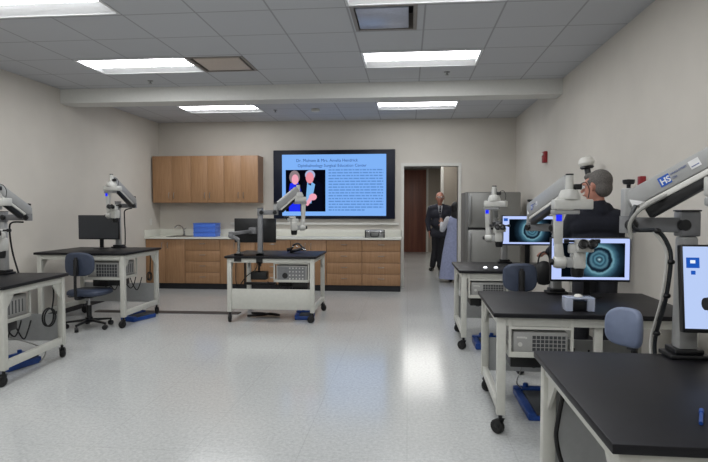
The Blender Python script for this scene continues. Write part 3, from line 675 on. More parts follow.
    for k, xx in enumerate((.06, .117)):
        e0 = P(xx, .07, -.468); dv = (v * .82 + z * .35).normalized()
        MB().lathe([(.018 * hs, 0), (.018 * hs, .02 * hs), (.028 * hs, .028 * hs), (.03 * hs, .06 * hs), (.022 * hs, .064 * hs), (.016 * hs, .058 * hs), (0, .056 * hs)], e0, dv, 18).build('eyepiece', 'black', t)
    for xx, dr_ in ((.005, -1), (.14, 1)):
        MB().cyl(P(xx + .02 * (-dr_), .04, -.435), P(xx + .02 * dr_, .04, -.435), .008 * hs, seg=10).lathe([(.0, -.016 * hs), (.014 * hs, -.014 * hs), (.014 * hs, .014 * hs), (0, .016 * hs)], P(xx + .03 * dr_, .04, -.435), u, 12).build('focus_knob', 'black', t)
    W(MB(), (.035, -.01, -.455), (.115, .06, -.425), .006).build('beam_splitter', 'scope_lt', t)
    return t

# ------------------------------------------------------------------ monitors
def monitor(label, c, rz, on=True, tilt=0.0, W=.56, H=.33, foot=None, arm=None, kind='eye', cx=.08, cz=.0, grp='bench monitors'):
    """c: centre of the screen face; foot: z of the bench top below"""
    t = thing('monitor', label, 'monitor', c, rz, grp)
    R = Matrix.Rotation(tilt, 4, 'X')
    def bx(a, b_, bev=.003, mb=None): return (mb or MB()).box(a, b_, bev, R)
    bx((-W / 2, 0, -H / 2), (W / 2, .035, H / 2), .006).build('bezel', 'black', t)
    s = bx((-W / 2 + .008, -.0015, -H / 2 + .016), (W / 2 - .008, .0005, H / 2 - .008), 0).build('screen', {'eye': 'ui', 'ui': 'ui2', 'off': 'darkscreen'}[kind], t, smooth=False)
    if kind == 'eye':
        iw0, iw1, ih0, ih1 = -W / 2 + .075, W / 2 - .04, -H / 2 + .034, H / 2 - .04
        pic = MB().add([(iw0 - cx, 0, ih0 - cz), (iw1 - cx, 0, ih0 - cz), (iw1 - cx, 0, ih1 - cz), (iw0 - cx, 0, ih1 - cz)], [(0, 1, 2, 3)])
        o = pic.build('video_picture', 'eye', t, smooth=False); o.location = (R @ Vector((cx, -.0026, cz))); o.rotation_euler = (tilt, 0, 0)
        bx((-W / 2 + .018, -.0026, H / 2 - .06), (-W / 2 + .06, -.0015, H / 2 - .03), 0).build('toolbar_icon', 'ui_tile', t, smooth=False)
    if kind == 'ui':
        bx((-W / 2 + .018, -.0026, H / 2 - .09), (-W / 2 + .065, -.0015, H / 2 - .05), 0).build('menu_tile', 'ui_tile', t, smooth=False)
        bx((-W / 2 + .032, -.0032, H / 2 - .072), (-W / 2 + .05, -.0025, H / 2 - .06), 0).build('menu_icon', 'ui_white', t, smooth=False)
        bx((-W / 2 + .034, -.0026, H / 2 - .115), (-W / 2 + .05, -.0015, H / 2 - .10), 0).build('menu_icon', 'ui_tile', t, smooth=False)
    MB().box((-.05, .034, -.05), (.05, .05, .05), .004, R).build('rear_mount', 'black', t)
    if foot is not None:
        fz = foot - c[2]
        MB().beam((0, .07, .03), (0, .07, fz + .012), .05, .02, (0, 1, 0), .004).box((-.04, .04, -.03), (.04, .075, .03), .004).build('stand_neck', 'black', t)
        MB().lathe([(.0, 0.001), (.1, .001), (.1, .008), (.06, .013), (0, .014)], (0, .06, fz)).build('stand_foot', 'black', t)
    return t

# ------------------------------------------------------------------ chairs
def chair(label, loc, rz, fab, seat_h=.5, back_z=.82, bw=.36, bh=.27, base_m='black'):
    """faces -y (user looks to -y); backrest at +y"""
    t = thing('task_chair', label, 'chair', loc, rz, 'low-back task chairs')
    def pad(W, H, th, n=5.0):
        vs = []; N = 32
        P = []
        for k in range(N):
            a = 2 * PI * k / N; ca, sa = math.cos(a), math.sin(a)
            P.append((W / 2 * math.copysign(abs(ca) ** (2 / n), ca), H / 2 * math.copysign(abs(sa) ** (2 / n), sa)))
        return P
    bk = MB(); P = pad(bw, bh, .05, 3.2); N = len(P); vs = []; fs = []
    for (sc, yy) in ((.85, .0), (.97, .008), (1, .022), (.97, .036), (.85, .044)):
        for (a, c) in P: vs.append((a * sc, yy - .12 * (a * a) / (bw / 2) ** 2 * .35, back_z + c * sc))
    for i in range(4):
        for k in range(N): fs.append((i * N + k, i * N + (k + 1) % N, (i + 1) * N + (k + 1) % N, (i + 1) * N + k))
    fs += [tuple(range(N)), tuple(range(4 * N, 5 * N))]
    vs = [(a, b + .19, c) for a, b, c in vs]
    bk.add(vs, fs); bk.build('backrest', fab, t, ang=60)
    st = MB(); P = pad(.44, .42, .06, 3.5); vs = []; fs = []
    for (sc, zz) in ((.9, 0), (1, .015), (1, .045), (.93, .06)):
        for (a, c) in P: vs.append((a * sc, c * sc - .03, seat_h - .06 + zz))
    for i in range(3):
        for k in range(N): fs.append((i * N + k, i * N + (k + 1) % N, (i + 1) * N + (k + 1) % N, (i + 1) * N + k))
    fs += [tuple(range(N)), tuple(range(3 * N, 4 * N))]
    st.add(vs, fs).build('seat', fab, t, ang=60)
    MB().tube([(0, .0, seat_h - .075), (0, .22, seat_h - .075), (0, .262, seat_h - .03), (0, .262, back_z - .1), (0, .245, back_z + .08)], .017, 8).box((-.025, .232, back_z - .12), (.025, .262, back_z + .06), .005).build('back_post', 'black', t)
    MB().box((-.09, -.12, seat_h - .085), (.09, .12, seat_h - .061), .006).tube([(.08, 0, seat_h - .075), (.2, .03, seat_h - .085), (.24, .03, seat_h - .08)], .006, 6).build('tilt_mechanism', 'black', t)
    MB().cyl((0, 0, .12), (0, 0, .27), .028).m(1).cyl((0, 0, .26), (0, 0, seat_h - .08), .016).build('gas_column', ['black', 'chrome'], t)
    bs = MB().cyl((0, 0, .07), (0, 0, .13), .04)
    for k in range(5):
        a = 2 * PI * k / 5 + .3; bs.beam((0, 0, .1), (math.cos(a) * .26, math.sin(a) * .26, .075), .045, .03, bev=.006, w1=.03, h1=.02)
    b = bs.build('star_base', base_m, t)
    for k in range(5):
        a = 2 * PI * k / 5 + .3; x, y = math.cos(a) * .25, math.sin(a) * .25; px, py = -math.sin(a + .5), math.cos(a + .5)
        MB().cyl((x, y, .04), (x, y, .075), .008, seg=10).lathe([(.01, -.022), (.028, -.02), (.03, 0), (.028, .02), (.01, .022)], (x, y, .030), (px, py, 0), 16).build('caster', 'black', b)
    return t

# ================================================================== placing the benches
def T2(loc, rz, p):   # bench-local to world
    c, s = math.cos(rz), math.sin(rz); return (loc[0] + p[0] * c - p[1] * s, loc[1] + p[0] * s + p[1] * c, p[2])
D = .95; W = 1.14
# ---- left near (L1): near right top corner (-3.09,4.0)
r = .079
def from_corner(cx, cy, rz, sx, sy, W=W, D=D):   # centre from the corner at local (sx*W/2, sy*D/2)
    c, s = math.cos(rz), math.sin(rz); a, b = sx * W / 2, sy * D / 2
    return (cx - (a * c - b * s), cy - (a * s + b * c), 0)
L1 = from_corner(-3.09, 4.0, r, 1, -1)
b, cg, fr = bench(L1, r, .79, 'white-framed bench nearest the left edge, its black top cut by the frame', 1, cage_y=-.40)
instrument(b, cg, 'grey ventilated instrument box under the near left bench', L1, r); clutter(b, cg, fr)
L2 = from_corner(-3.25, 6.15, .003, 1, -1, W=1.12, D=.97)
b, cg, fr = bench(L2, .003, .88, 'far left bench with black top, switched-off monitor and desk chair', 1, W=1.12, D=.97, cage_y=-.42)
instrument(b, cg, 'grey ventilated instrument box under the far left bench', L2, .003); clutter(b, cg, fr)
CB = from_corner(-1.10, 6.63, PI + .007, -1, 1, W=1.13, D=.96)
b, cg, fr = bench(CB, PI + .007, .815, 'centre bench seen from behind with white modesty panel', -1, W=1.13, D=.96, tall_back=True, cage_y=.0)
instrument(b, cg, 'instrument box with round fan under the centre bench', CB, PI + .007); clutter(b, cg, fr)
MB().box((.10, .12, .50), (.30, .26, .60), .008).box((.2, .16, .60), (.22, .2, .789)).box((.0, .15, .43), (.40, .22, .46), .004).box((.38, .17, .45), (.40, .2, .789)).box((.0, .17, .45), (.02, .2, .789)).build('power_unit', 'black', b)
R2 = from_corner(.52, 3.42, -.02, -1, -1, W=1.2, D=.93)
b, cg, fr = bench(R2, -.02, .76, 'middle right bench carrying the clear acrylic stand and a lit monitor', -1, W=1.2, D=.93, cage=(.38, .175))
MB().box((.0, fr[2] + .03, .41), (.05, fr[2] + .06, fr[4] - .05), .003).box((-.03, fr[2] + .05, .37), (.55, fr[2] + .4, .39), .002).build('drawer_bracket', 'frame', b)
instrument(b, cg, 'grey ventilated instrument box under the middle right bench', R2, -.02); clutter(b, cg, fr)
R3 = from_corner(.50, 5.50, .0, -1, -1, W=1.14, D=.92)
b, cg, fr = bench(R3, .0, .79, 'far right bench by the refrigerator with two small lit eye models', -1, W=1.14, D=.92, cage=(.38, .175))
instrument(b, cg, 'grey ventilated instrument box under the far right bench', R3, 0); clutter(b, cg, fr)
R1 = from_corner(.52, 1.455, -.012, -1, -1, W=1.2, D=.95)
b, cg, fr = bench(R1, -.012, .79, 'nearest right bench with large empty black top and a blue pen', -1, W=1.2, D=.95, cage_y=-.2, cage_dx=.28, pz1=.67)
instrument(b, cg, 'grey instrument box under the nearest right bench', R1, -.012); clutter(b, cg, fr)

# ---- microscopes
scope('microscope on the far left bench, its eyepieces turned to the left wall', (-3.79, 7.02, .88), 1.47, (-3.62, 7.12, 1.45), (-3.62, 6.56, 1.815), -.3, hs=.88, col_r=.028)
scope('microscope at the left edge of the picture on the near left bench', (-3.70, 4.80, .79), 1.35, (-3.45, 4.80, 1.33), (-3.48, 4.40, 1.645), .0, hs=1.0, col_r=.03)
scope('microscope on the centre bench seen from behind against the television', (-1.80, 6.705, .815), 1.385, (-1.61, 6.72, 1.35), (-1.385, 7.0, 1.70), PI + .4, hs=.95, clamp=True, col_r=.028)
scope('microscope with blue display hanging before the middle right monitor', (1.10, 4.27, .76), 1.285, (.955, 4.50, 1.26), (1.017, 3.66, 1.608), 0.0, hs=.97, post=.15, beamh=.11, logo=(.12, 1))
scope('microscope hanging in front of the refrigerator over the far right bench', (1.07, 6.33, .79), 1.26, (1.0, 6.5, 1.31), (.90, 5.98, 1.63), -.35, hs=.95, post=.12, rod=False)
scope('microscope whose big branded arm reaches out of the right edge', (1.115, 2.36, .79), 1.365, (.895, 2.38, 1.335), (1.175, 2.08, 1.685), 0.1, hs=1.1, col_r=.034, post=.115, logo=(.15, 1), beamh=.072, arm_h=.06)
hc = [(.90, 2.32, 1.40), (.875, 2.30, 1.345), (.90, 2.31, 1.305), (.98, 2.31, 1.30), (1.022, 2.31, 1.245), (1.034, 2.31, 1.178), (1.03, 2.34, 1.02), (1.035, 2.435, .85), (1.04, 2.445, .74), (1.04, 2.445, .6)]
hz = cable(hc, .0085, 'thick dark cable with clips hanging from the big arm on the right', 'hose')
MB().tube([(a - .017, b_, c) for a, b_, c in hc[3:]], .0055, 8, 5).build('pale_tube', 'scope_lt', hz)
for p_ in ((.98, 2.31, 1.30), (1.034, 2.31, 1.178), (1.032, 2.335, 1.04), (1.033, 2.42, .87)):
    MB().sph(p_, (.016, .014, .012), 12, 8).build('cable_clip', 'black', hz)
cable([(.872, 2.28, 1.27), (.865, 2.28, 1.33), (.90, 2.27, 1.385), (.97, 2.26, 1.43), (1.05, 2.22, 1.48)], .008, 'pale hose looping up the elbow of the big right arm', 'cord')
cable([(-3.62, 7.06, 1.40), (-3.70, 7.03, 1.37), (-3.72, 7.05, 1.28), (-3.74, 7.10, 1.05), (-3.74, 7.09, .89)], .008, 'dark cable hanging down beside the far left column')
cable([(-3.45, 4.73, 1.27), (-3.56, 4.73, 1.265), (-3.60, 4.75, 1.2), (-3.60, 4.78, 1.0), (-3.56, 4.80, .80)], .008, 'dark cable hanging down beside the near left column')
# loops of cable below benches
def ring(c, R_, label, normal_x=True, r_=.007):
    pts = [(c[0], c[1] + R_ * math.cos(a), c[2] + R_ * 1.0 * math.sin(a)) for a in [2 * PI * k / 14 for k in range(14)]]
    mb = MB().tube(pts, r_, 8, 3, closed=True).tube([(p[0] + .014, p[1] + .008, p[2] - .004) for p in pts], r_, 8, 3, closed=True)
    mb.tube([(c[0], c[1] + R_ * .7, c[2] + R_ * .7), (c[0] - .01, c[1] + R_ + .02, c[2] + .17), (c[0], c[1] + R_, c[2] + .28)], r_, 8, 3)
    return tag(mb.build('cable_coil', 'rubber'), label, 'cable')
ring((-3.24, 4.74, .41), .08, 'coiled black cable hanging inside the near left bench frame')
ring((-3.34, 6.93, .52), .05, 'coiled black cable hanging inside the far left bench frame')
cable([(-3.5, 4.35, .44), (-3.42, 4.45, .30), (-3.3, 4.6, .2), (-3.28, 4.75, .1), (-3.3, 4.7, .01), (-3.4, 4.72, .008)], .005, 'thin pale cord trailing under the near left bench', 'cord')
cable([(.80, 3.95, .39), (.80, 3.98, .28), (.78, 4.05, .15), (.83, 4.12, .085)], .004, 'thin pale cord dropping to the foot pedal of the middle right bench', 'cord')
cable([(.64, 2.25, .755), (.615, 2.25, .66), (.595, 2.25, .55), (.59, 2.25, .47), (.62, 2.24, .36), (.70, 2.22, .24), (.8, 2.1, .01)], .009, 'thick black cable sagging inside the nearest right bench')
cable([(-1.85, 6.74, .77), (-1.87, 6.75, .65), (-2.0, 6.78, .55), (-2.1, 6.8, .42)], .006, 'black cable hanging from the column clamp of the centre bench')
cable([(-2.12, 6.745, .76), (-2.125, 6.75, .6), (-2.12, 6.76, .45), (-2.05, 6.8, .3)], .006, 'black cable hanging at the left leg of the centre bench')

# ---- monitors
monitor('switched-off dark monitor on the far left bench', (-3.94, 6.80, 1.155), -.05, kind='off', W=.56, H=.31, foot=.88)
monitor('lit monitor with an eye image at the middle right bench', (1.285, 4.08, 1.03), 0.02, kind='eye', W=.55, H=.315, foot=.76, cx=.06, cz=.0)
monitor('lit monitor with an eye image at the far right bench, partly hidden', (1.285, 6.10, 1.16), 0.0, kind='eye', W=.565, H=.32, foot=.79, cx=.03, cz=.0)
monitor('tilted lit monitor cut by the right edge of the picture', (1.31, 2.22, 1.085), -.04, kind='ui', tilt=-.12, W=.54, H=.335, foot=.79)
# centre monitor: back towards camera, on a clamp arm
t = monitor('black monitor seen from behind on a jointed arm, centre bench', (-1.945, 7.02, 1.115), PI, kind='off', W=.54, H=.31)
M0 = (Matrix.Translation((-1.945, 7.02, 1.115)) @ Matrix.Rotation(PI, 4, 'Z')).inverted() @ Matrix.Translation((-2.07, 6.70, .815))
def under(o):
    o.matrix_parent_inverse = M0; return o
ul = under(MB().beam((-.09, -.03, .27), (.10, .19, .295), .045, .04).cyl((-.09, -.03, .235), (-.09, -.03, .295), .028).box((.075, .17, .26), (.175, .262, .34), .006)
           .tube([(0, 0, .19), (-.03, -.01, .215), (-.09, -.03, .235)], .024, 10).sph((-.09, -.03, .245), .034).build('support_arm', 'scope_dk', t))
MB().box((-.045, -.055, -.07), (.045, -.03, .025), .004).box((-.045, -.055, .001), (.045, .045, .025), .004).build('clamp', 'black', ul)
MB().cyl((0, 0, .02), (0, 0, .2), .017).cyl((0, 0, .02), (0, 0, .05), .03).build('post', 'chrome', ul)

# ---- chairs
chair('slate blue task chair at the far left bench, back to the camera', (-3.70, 6.16, 0), PI, 'chair_dk', seat_h=.45, back_z=.765, bw=.35, bh=.27)
chair('grey-blue task chair between the nearest and middle right benches', (.94, 2.80, 0), -.95, 'chair_lt', seat_h=.47, back_z=.79, bw=.2, bh=.2)
chair('dark task chair tucked at the far right bench', (.95, 5.02, 0), PI, 'chair_dk', seat_h=.55, back_z=.81, bw=.29, bh=.24)
# ---- pedals
pedal((.98, 3.98, 0), .0, 'blue tray foot pedal under the middle right bench', .38, .56, .035)
pedal((-3.44, 4.58, 0), PI / 2 - .2, 'blue foot pedal under the near left bench', .34, .22, .06)
pedal((-3.38, 6.72, 0), 1.25, 'blue foot pedal under the far left bench', .38, .22, .05)
pedal((-1.30, 6.98, 0), .1, 'blue foot pedal under the centre bench by its right leg', .24, .26, .05)
pedal((.80, 5.72, 0), .0, 'blue foot pedal under the far right bench', .26, .34, .05)
t = tag(MB().tube([(-2.05, 7.0, .015), (-1.95, 6.95, .03), (-1.85, 7.05, .02), (-1.75, 6.98, .05), (-1.65, 7.05, .02), (-1.9, 7.1, .03), (-2.0, 7.05, .04), (-1.7, 7.1, .02)], .014, 8, 5).build('cable_pile', 'rubber'), 'tangle of black cables on the floor under the centre bench', 'cable')

# ---- small things on the benches
t = thing('acrylic_stand', 'clear acrylic practice stand on the middle right bench', 'stand', (1.055, 3.57, .76), -.02)
MB().box((-.085, -.055, .001), (-.045, .055, .075), .002).build('side_block', 'acrylic', t); MB().box((.045, -.055, .001), (.085, .055, .075), .002).build('side_block', 'acrylic', t)
MB().box((-.085, -.055, .076), (.085, .055, .084), .001).build('top_plate', 'acrylic', t)
MB().box((-.043, -.03, .002), (.043, .05, .06), .002).build('insert', 'black', t)
MB().lathe([(.026, .0), (.024, .006), (.016, .013), (0, .017)], (0, 0, .085)).build('model_eye', 'lamp_white', t)
for x, lab in ((.785, 'small glowing white eye model on the far right bench, the left one'), (.89, 'small glowing white eye model on the far right bench, the right one')):
    tag(MB().lathe([(.02, 0.0005), (.02, .008), (.012, .016), (0, .018)], (x, 5.76, .79), seg=14).build('model_eye', 'glow'), lab, 'eye model', 'glowing eye models')
t = thing('headband_magnifier', 'black headband magnifier with shiny lenses on the centre bench', 'magnifier', (-1.45, 7.25, .815))
a14 = [2 * PI * k / 14 for k in range(14)]
MB().tube([(.085 * math.cos(a), .07 * math.sin(a), .035 + .02 * math.cos(a)) for a in a14], .018, 8, 2, closed=True).tube([(-.075, 0, .05), (-.04, 0, .105), (.02, 0, .115), (.07, 0, .07)], .013, 8).build('headband', 'black', t)
for y in (-.03, .03): MB().cyl((-.08, y, .05), (-.13, y - .01, .035), .018, .024).build('lens_barrel', 'black', t)
MB().sph((-.045, -.06, .08), .014).sph((.01, -.065, .085), .012).sph((.085, -.05, .05), .011).box((.08, -.04, .025), (.125, -.02, .05), .004).build('metal_fitting', 'chrome', t)
t = thing('pen', 'blue pen lying on the nearest right bench', 'pen', (.83, 1.65, .79), 1.1)
MB().cyl((-.055, 0, .007), (.035, 0, .007), .0055, seg=12).build('barrel', 'blue', t)
MB().cyl((.035, 0, .007), (.065, 0, .007), .0068, seg=12).cyl((.065, 0, .007), (.072, 0, .007), .003, seg=10).build('cap', 'blue', t)

# ------------------------------------------------------------------ people
def capsules(segs, voxel=.01, ellips=(), its=4):
    """segs: (p0, r0, p1, r1) tapered rounded limbs merged to one skin"""
    mb = MB()
    for p0, r0, p1, r1 in segs:
        p0 = Vector(p0); p1 = Vector(p1); mb.cyl(p0, p1, r0, r1, 14); mb.sph(p0, r0, 14, 8); mb.sph(p1, r1, 14, 8)
    for c, r_, rot in ellips: mb.sph(c, r_, 18, 12, rot)
    me = bpy.data.meshes.new('tmp'); me.from_pydata(mb.V, [], mb.F)
    bm = bmesh.new(); bm.from_mesh(me); bmesh.ops.recalc_face_normals(bm, faces=bm.faces[:]); bm.to_mesh(me); bm.free(); o = bpy.data.objects.new('tmp', me); COL.objects.link(o)
    md = o.modifiers.new('r', 'REMESH'); md.mode = 'VOXEL'; md.voxel_size = voxel; md.use_smooth_shade = True
    ms = o.modifiers.new('s', 'SMOOTH'); ms.iterations = its; ms.factor = .5
    dg = bpy.context.evaluated_depsgraph_get(); out = bpy.data.meshes.new_from_object(o.evaluated_get(dg))
    bpy.data.objects.remove(o)
    for p in out.polygons: p.use_smooth = True
    return out
def mobj(name, me, mats, parent):
    me.materials.clear()
    for m_ in (mats if isinstance(mats, (list, tuple)) else [mats]): me.materials.append(M[m_])
    for p in me.polygons: p.material_index = 0
    o = bpy.data.objects.new(name, me); COL.objects.link(o); o.parent = parent; return o
def hand(wr, dirv, palm_n, sc=1.0, curl=.5):
    """capsule segments of a hand: wrist point, finger direction, palm normal"""
    d = Vector(dirv).normalized(); n = Vector(palm_n); n = (n - d * n.dot(d)).normalized(); s = d.cross(n); w_ = Vector(wr); S = []
    pc = w_ + d * .05 * sc
    for k in range(4):
        off = (k - 1.5) * .019 * sc; kn = w_ + d * .09 * sc + s * off
        S.append((w_ + s * off * .6, .017 * sc, kn, .0125 * sc))
        L = [.066, .078, .074, .058][k] * sc; a = curl
        p1 = kn + (d * math.cos(a * .5) + n * math.sin(a * .5)) * L * .45; p2 = p1 + (d * math.cos(a) + n * math.sin(a)) * L * .33; p3 = p2 + (d * math.cos(a * 1.5) + n * math.sin(a * 1.5)) * L * .22
        S += [(kn, .0105 * sc, p1, .0092 * sc), (p1, .0092 * sc, p2, .0085 * sc), (p2, .0085 * sc, p3, .0072 * sc)]
    t0 = w_ + d * .025 * sc - s * .028 * sc; t1 = t0 + (d * .6 - s * .7 + n * .3).normalized() * .035 * sc; t2_ = t1 + (d * .85 - s * .25 + n * .4).normalized() * .03 * sc
    S += [(w_ + d * .01, .016 * sc, t0, .014 * sc), (t0, .014 * sc, t1, .0115 * sc), (t1, .0115 * sc, t2_, .009 * sc)]
    return S
def head_parts(t, hc, yaw, pitch=0, roll=0, hair='short', hair_m='hair_grey', glasses=True, skin='skin', sc=1.0):
    """face looks to local -y before rotation"""
    R = (Matrix.Rotation(yaw, 4, 'Z') @ Matrix.Rotation(pitch, 4, 'X') @ Matrix.Rotation(roll, 4, 'Y')); c = Vector(hc); R3 = R
    def q(p): return c + R @ (Vector(p) * sc)
    segs = [(q((0, -.03, -.075)), .045 * sc, q((0, -.065, -.095)), .026 * sc),        # jaw and chin
            (q((0, -.095, .012)), .009 * sc, q((0, -.118, -.018)), .0135 * sc),       # nose
            (q((-.02, -.094, -.052)), .0085 * sc, q((.02, -.094, -.052)), .0085 * sc),# mouth
            (q((-.04, -.085, .035)), .011 * sc, q((.04, -.085, .035)), .011 * sc)]    # brow
    for s_ in (-1, 1): segs.append((q((s_ * .078, .008, .012)), .014 * sc, q((s_ * .08, .003, -.028)), .010 * sc))
    ell = [(q((0, .012, .025)), (.076 * sc, .098 * sc, .092 * sc), R), (q((0, -.02, -.03)), (.062 * sc, .072 * sc, .082 * sc), R)]
    def extra():
        e = MB()
        for s_ in (-1, 1): e.sph(q((s_ * .031, -.083, .012)), .012 * sc, 10, 8)
        e.m(1)
        for s_ in (-1, 1): e.sph(q((s_ * .031, -.0925, .012)), .0055 * sc, 8, 6)
        e.build('eyes', ['sticker', 'black'], t)
        lips = MB().tube([q((-.024, -.100, -.051)), q((0, -.106, -.05)), q((.024, -.100, -.051))], .0045 * sc, 6, 3); lips.build('lips', 'p_lip', t)
        if hair == 'short' or hair == 'long':
            hs = [(q((0, .035, .045)), (.081 * sc, .092 * sc, .088 * sc), R), (q((0, .052, -.01)), (.076 * sc, .066 * sc, .075 * sc), R), (q((0, -.025, .085)), (.062 * sc, .06 * sc, .034 * sc), R)]
            sg = []
            for s_ in (-1, 1): sg.append((q((s_ * .07, -.02, .045)), .014 * sc, q((s_ * .074, -.008, .01)), .007 * sc))
            if hair == 'long':
                hs += [(q((0, .06, -.12)), (.085 * sc, .05 * sc, .14 * sc), R), (q((0, .03, .03)), (.092 * sc, .095 * sc, .095 * sc), R)]
            mobj('hair', capsules(sg, .006, hs, 14), hair_m, t)
        if hair == 'fringe':
            sg = [(q((s_ * .07, .0, .03)), .013 * sc, q((s_ * .055, .07, .01)), .022 * sc) for s_ in (-1, 1)]
            mobj('hair', capsules(sg, .006, [(q((0, .075, .0)), (.062 * sc, .032 * sc, .05 * sc), R)]), hair_m, t)
        if glasses:
            g = MB()
            for s_ in (-1, 1):
                pts = [q((s_ * .033 + .024 * math.cos(a), -.104, .012 + .019 * math.sin(a))) for a in a14]
                g.tube(pts, .0022 * sc, 6, 1, closed=True)
                g.tube([q((s_ * .057, -.104, .016)), q((s_ * .08, -.05, .018)), q((s_ * .084, .01, .014))], .0022 * sc, 6, 3)
            g.tube([q((-.009, -.104, .014)), q((.009, -.104, .014))], .0022 * sc, 6, 1)
            g.build('glasses', 'chrome', t)
    return segs, ell, extra
M['p_lip'] = mat('lips', '#9a5a52', .5, noise=.02)

# ---- grey-haired man behind the middle right bench, back to the camera, head in profile to the left
t = thing('person', 'grey-haired person in a dark sweater standing with back turned behind the middle bench', 'person', (1.55, 4.80, 0)); t.scale = (.965, .965, .965)
yaw = -2.35           # looks to -x, slightly away
sg, el, ex = head_parts(t, (.0, .0, 1.625), yaw, .12, 0, 'short', 'hair_grey', True, 'skin', 1.12)
neck = [((.03, -.0, 1.43), .055, (.012, 0, 1.55), .05)]
body = neck + sg + [((0, .01, 1.38), .055, (0, .02, 1.0), .09), ((-.09, 0, .92), .085, (-.10, .03, .5), .062), ((-.10, .03, .5), .058, (-.1, .06, .09), .038),
                    ((.09, 0, .92), .085, (.10, .0, .5), .062), ((.10, 0, .5), .058, (.1, .02, .09), .038), ((-.1, .06, .05), .035, (-.12, -.08, .035), .03), ((.1, .02, .05), .035, (.1, .15, .035), .03)]
LH = (-.30, .40, 1.03)      # left hand over the far bench
armL = [((-.17, .03, 1.36), .05, (-.25, .15, 1.12), .042), ((-.25, .15, 1.12), .04, LH, .026)]
armR = [((.18, .02, 1.36), .05, (.20, .10, 1.08), .042), ((.20, .10, 1.08), .04, (.10, .30, 1.02), .026)]
body += armL + armR + hand(LH, (-.3, .9, -.15), (0, -.2, -1)) + hand((.10, .30, 1.02), (-.3, .9, .0), (0, -.2, -1))
mobj('body', capsules(body, .008, el), 'skin', t); ex()
def grow(S, d): return [(a, r0 + d, b_, r1 + d) for a, r0, b_, r1 in S]
sw = [((-.15, .02, 1.355), .085, (.15, .02, 1.355), .09), ((-.06, .02, 1.43), .07, (.08, .02, 1.43), .07), ((-.11, .02, 1.30), .115, (.11, .02, 1.30), .115), ((-.08, .02, 1.15), .125, (.08, .02, 1.15), .125), ((-.07, .02, .97), .13, (.07, .02, .97), .13),
      ((.03, 0, 1.42), .075, (.02, 0, 1.48), .062)]
sw += [((-.17, .03, 1.36), .075, (-.25, .15, 1.12), .062), ((-.25, .15, 1.12), .06, (-.293, .36, 1.045), .04), ((.18, .02, 1.36), .078, (.205, .10, 1.08), .064), ((.205, .10, 1.08), .06, (.12, .27, 1.03), .04)]
mobj('sweater', capsules(sw, .01), 'sweater', t)
tr = [((-.07, .02, .93), .115, (.07, .02, .93), .115), ((-.09, 0, .9), .1, (-.10, .03, .5), .078), ((-.10, .03, .5), .076, (-.1, .06, .11), .062), ((.09, 0, .9), .1, (.10, 0, .5), .078), ((.10, 0, .5), .076, (.1, .02, .11), .062)]
mobj('trousers', capsules(tr, .012), 'trouser', t)
mobj('shoes', capsules([((-.1, .10, .045), .044, (-.12, -.10, .04), .04), ((.1, -.03, .045), .044, (.1, .17, .04), .04)], .008), 'shoe', t)

t = thing('handbag', 'black soft bag hanging from the hand of the grey-haired person', 'bag', (1.215, 5.13, .70))
MB().sph((0, 0, .115), (.085, .06, .11), 20, 14).box((-.06, -.035, .01), (.06, .035, .12), .03).build('bag_body', 'rubber', t)
MB().tube([(-.055, 0, .18), (-.04, 0, .27), (0, .0, .305), (.04, 0, .27), (.055, 0, .18)], .007, 8).build('strap', 'black', t)

# ---- man in a suit in the hall, facing the camera, ankles crossed
t = thing('person', 'bald person in charcoal suit, glasses and patterned tie standing in the hall', 'person', (.72, 12.75, 0))
sg, el, ex = head_parts(t, (.0, -.02, 1.64), .05, 0, 0, 'fringe', 'hair_grey', True, 'skin', 1.15)
legs = [((-.09, 0, .92), .085, (-.10, 0, .5), .062), ((-.10, 0, .5), .058, (-.16, .0, .09), .038), ((.09, 0, .92), .085, (.04, -.02, .5), .062), ((.04, -.02, .5), .058, (.0, -.03, .09), .038),
        ((-.16, .0, .05), .035, (-.2, -.13, .035), .03), ((0, -.03, .05), .035, (.05, -.16, .035), .03)]
body = [((0, 0, 1.42), .052, (0, 0, 1.57), .05)] + sg + [((0, 0, 1.40), .055, (0, 0, 1.0), .09)] + legs
RA = [((-.2, 0, 1.40), .05, (-.27, .02, 1.12), .04), ((-.27, .02, 1.12), .04, (-.24, -.08, .88), .026)]
LA = [((.2, 0, 1.40), .05, (.27, .0, 1.12), .04), ((.27, 0, 1.12), .04, (.12, -.17, 1.06), .026)]
body += RA + LA + hand((-.24, -.08, .88), (0, -.1, -1), (1, 0, 0)) + hand((.12, -.17, 1.06), (-1, -.1, 0), (0, .3, -1))
mobj('body', capsules(body, .009, el), 'skin', t); ex()
jk = [((-.15, .02, 1.405), .085, (.15, .02, 1.405), .085), ((-.06, .03, 1.44), .075, (.06, .03, 1.44), .075), ((-.11, .01, 1.28), .125, (.11, .01, 1.28), .125), ((-.08, .01, 1.08), .13, (.08, .01, 1.08), .13), ((-.09, .01, .86), .14, (.09, .01, .86), .14)]
jk += [((-.2, 0, 1.40), .075, (-.275, .02, 1.12), .062), ((-.275, .02, 1.12), .06, (-.245, -.06, .91), .044), ((.2, 0, 1.40), .075, (.275, 0, 1.12), .062), ((.275, 0, 1.12), .06, (.16, -.14, 1.07), .044)]
mobj('jacket', capsules(jk, .011), 'suit', t)
mobj('trousers', capsules([((-.07, 0, .9), .12, (.07, 0, .9), .12), ((-.09, 0, .88), .1, (-.10, 0, .5), .08), ((-.10, 0, .5), .078, (-.16, 0, .11), .065), ((.09, 0, .88), .1, (.04, -.02, .5), .08), ((.04, -.02, .5), .078, (0, -.03, .11), .065)], .012), 'trouser', t)
mobj('shoes', capsules([((-.16, .03, .045), .045, (-.21, -.15, .04), .042), ((0, 0, .045), .045, (.06, -.18, .04), .042)], .008), 'shoe', t)
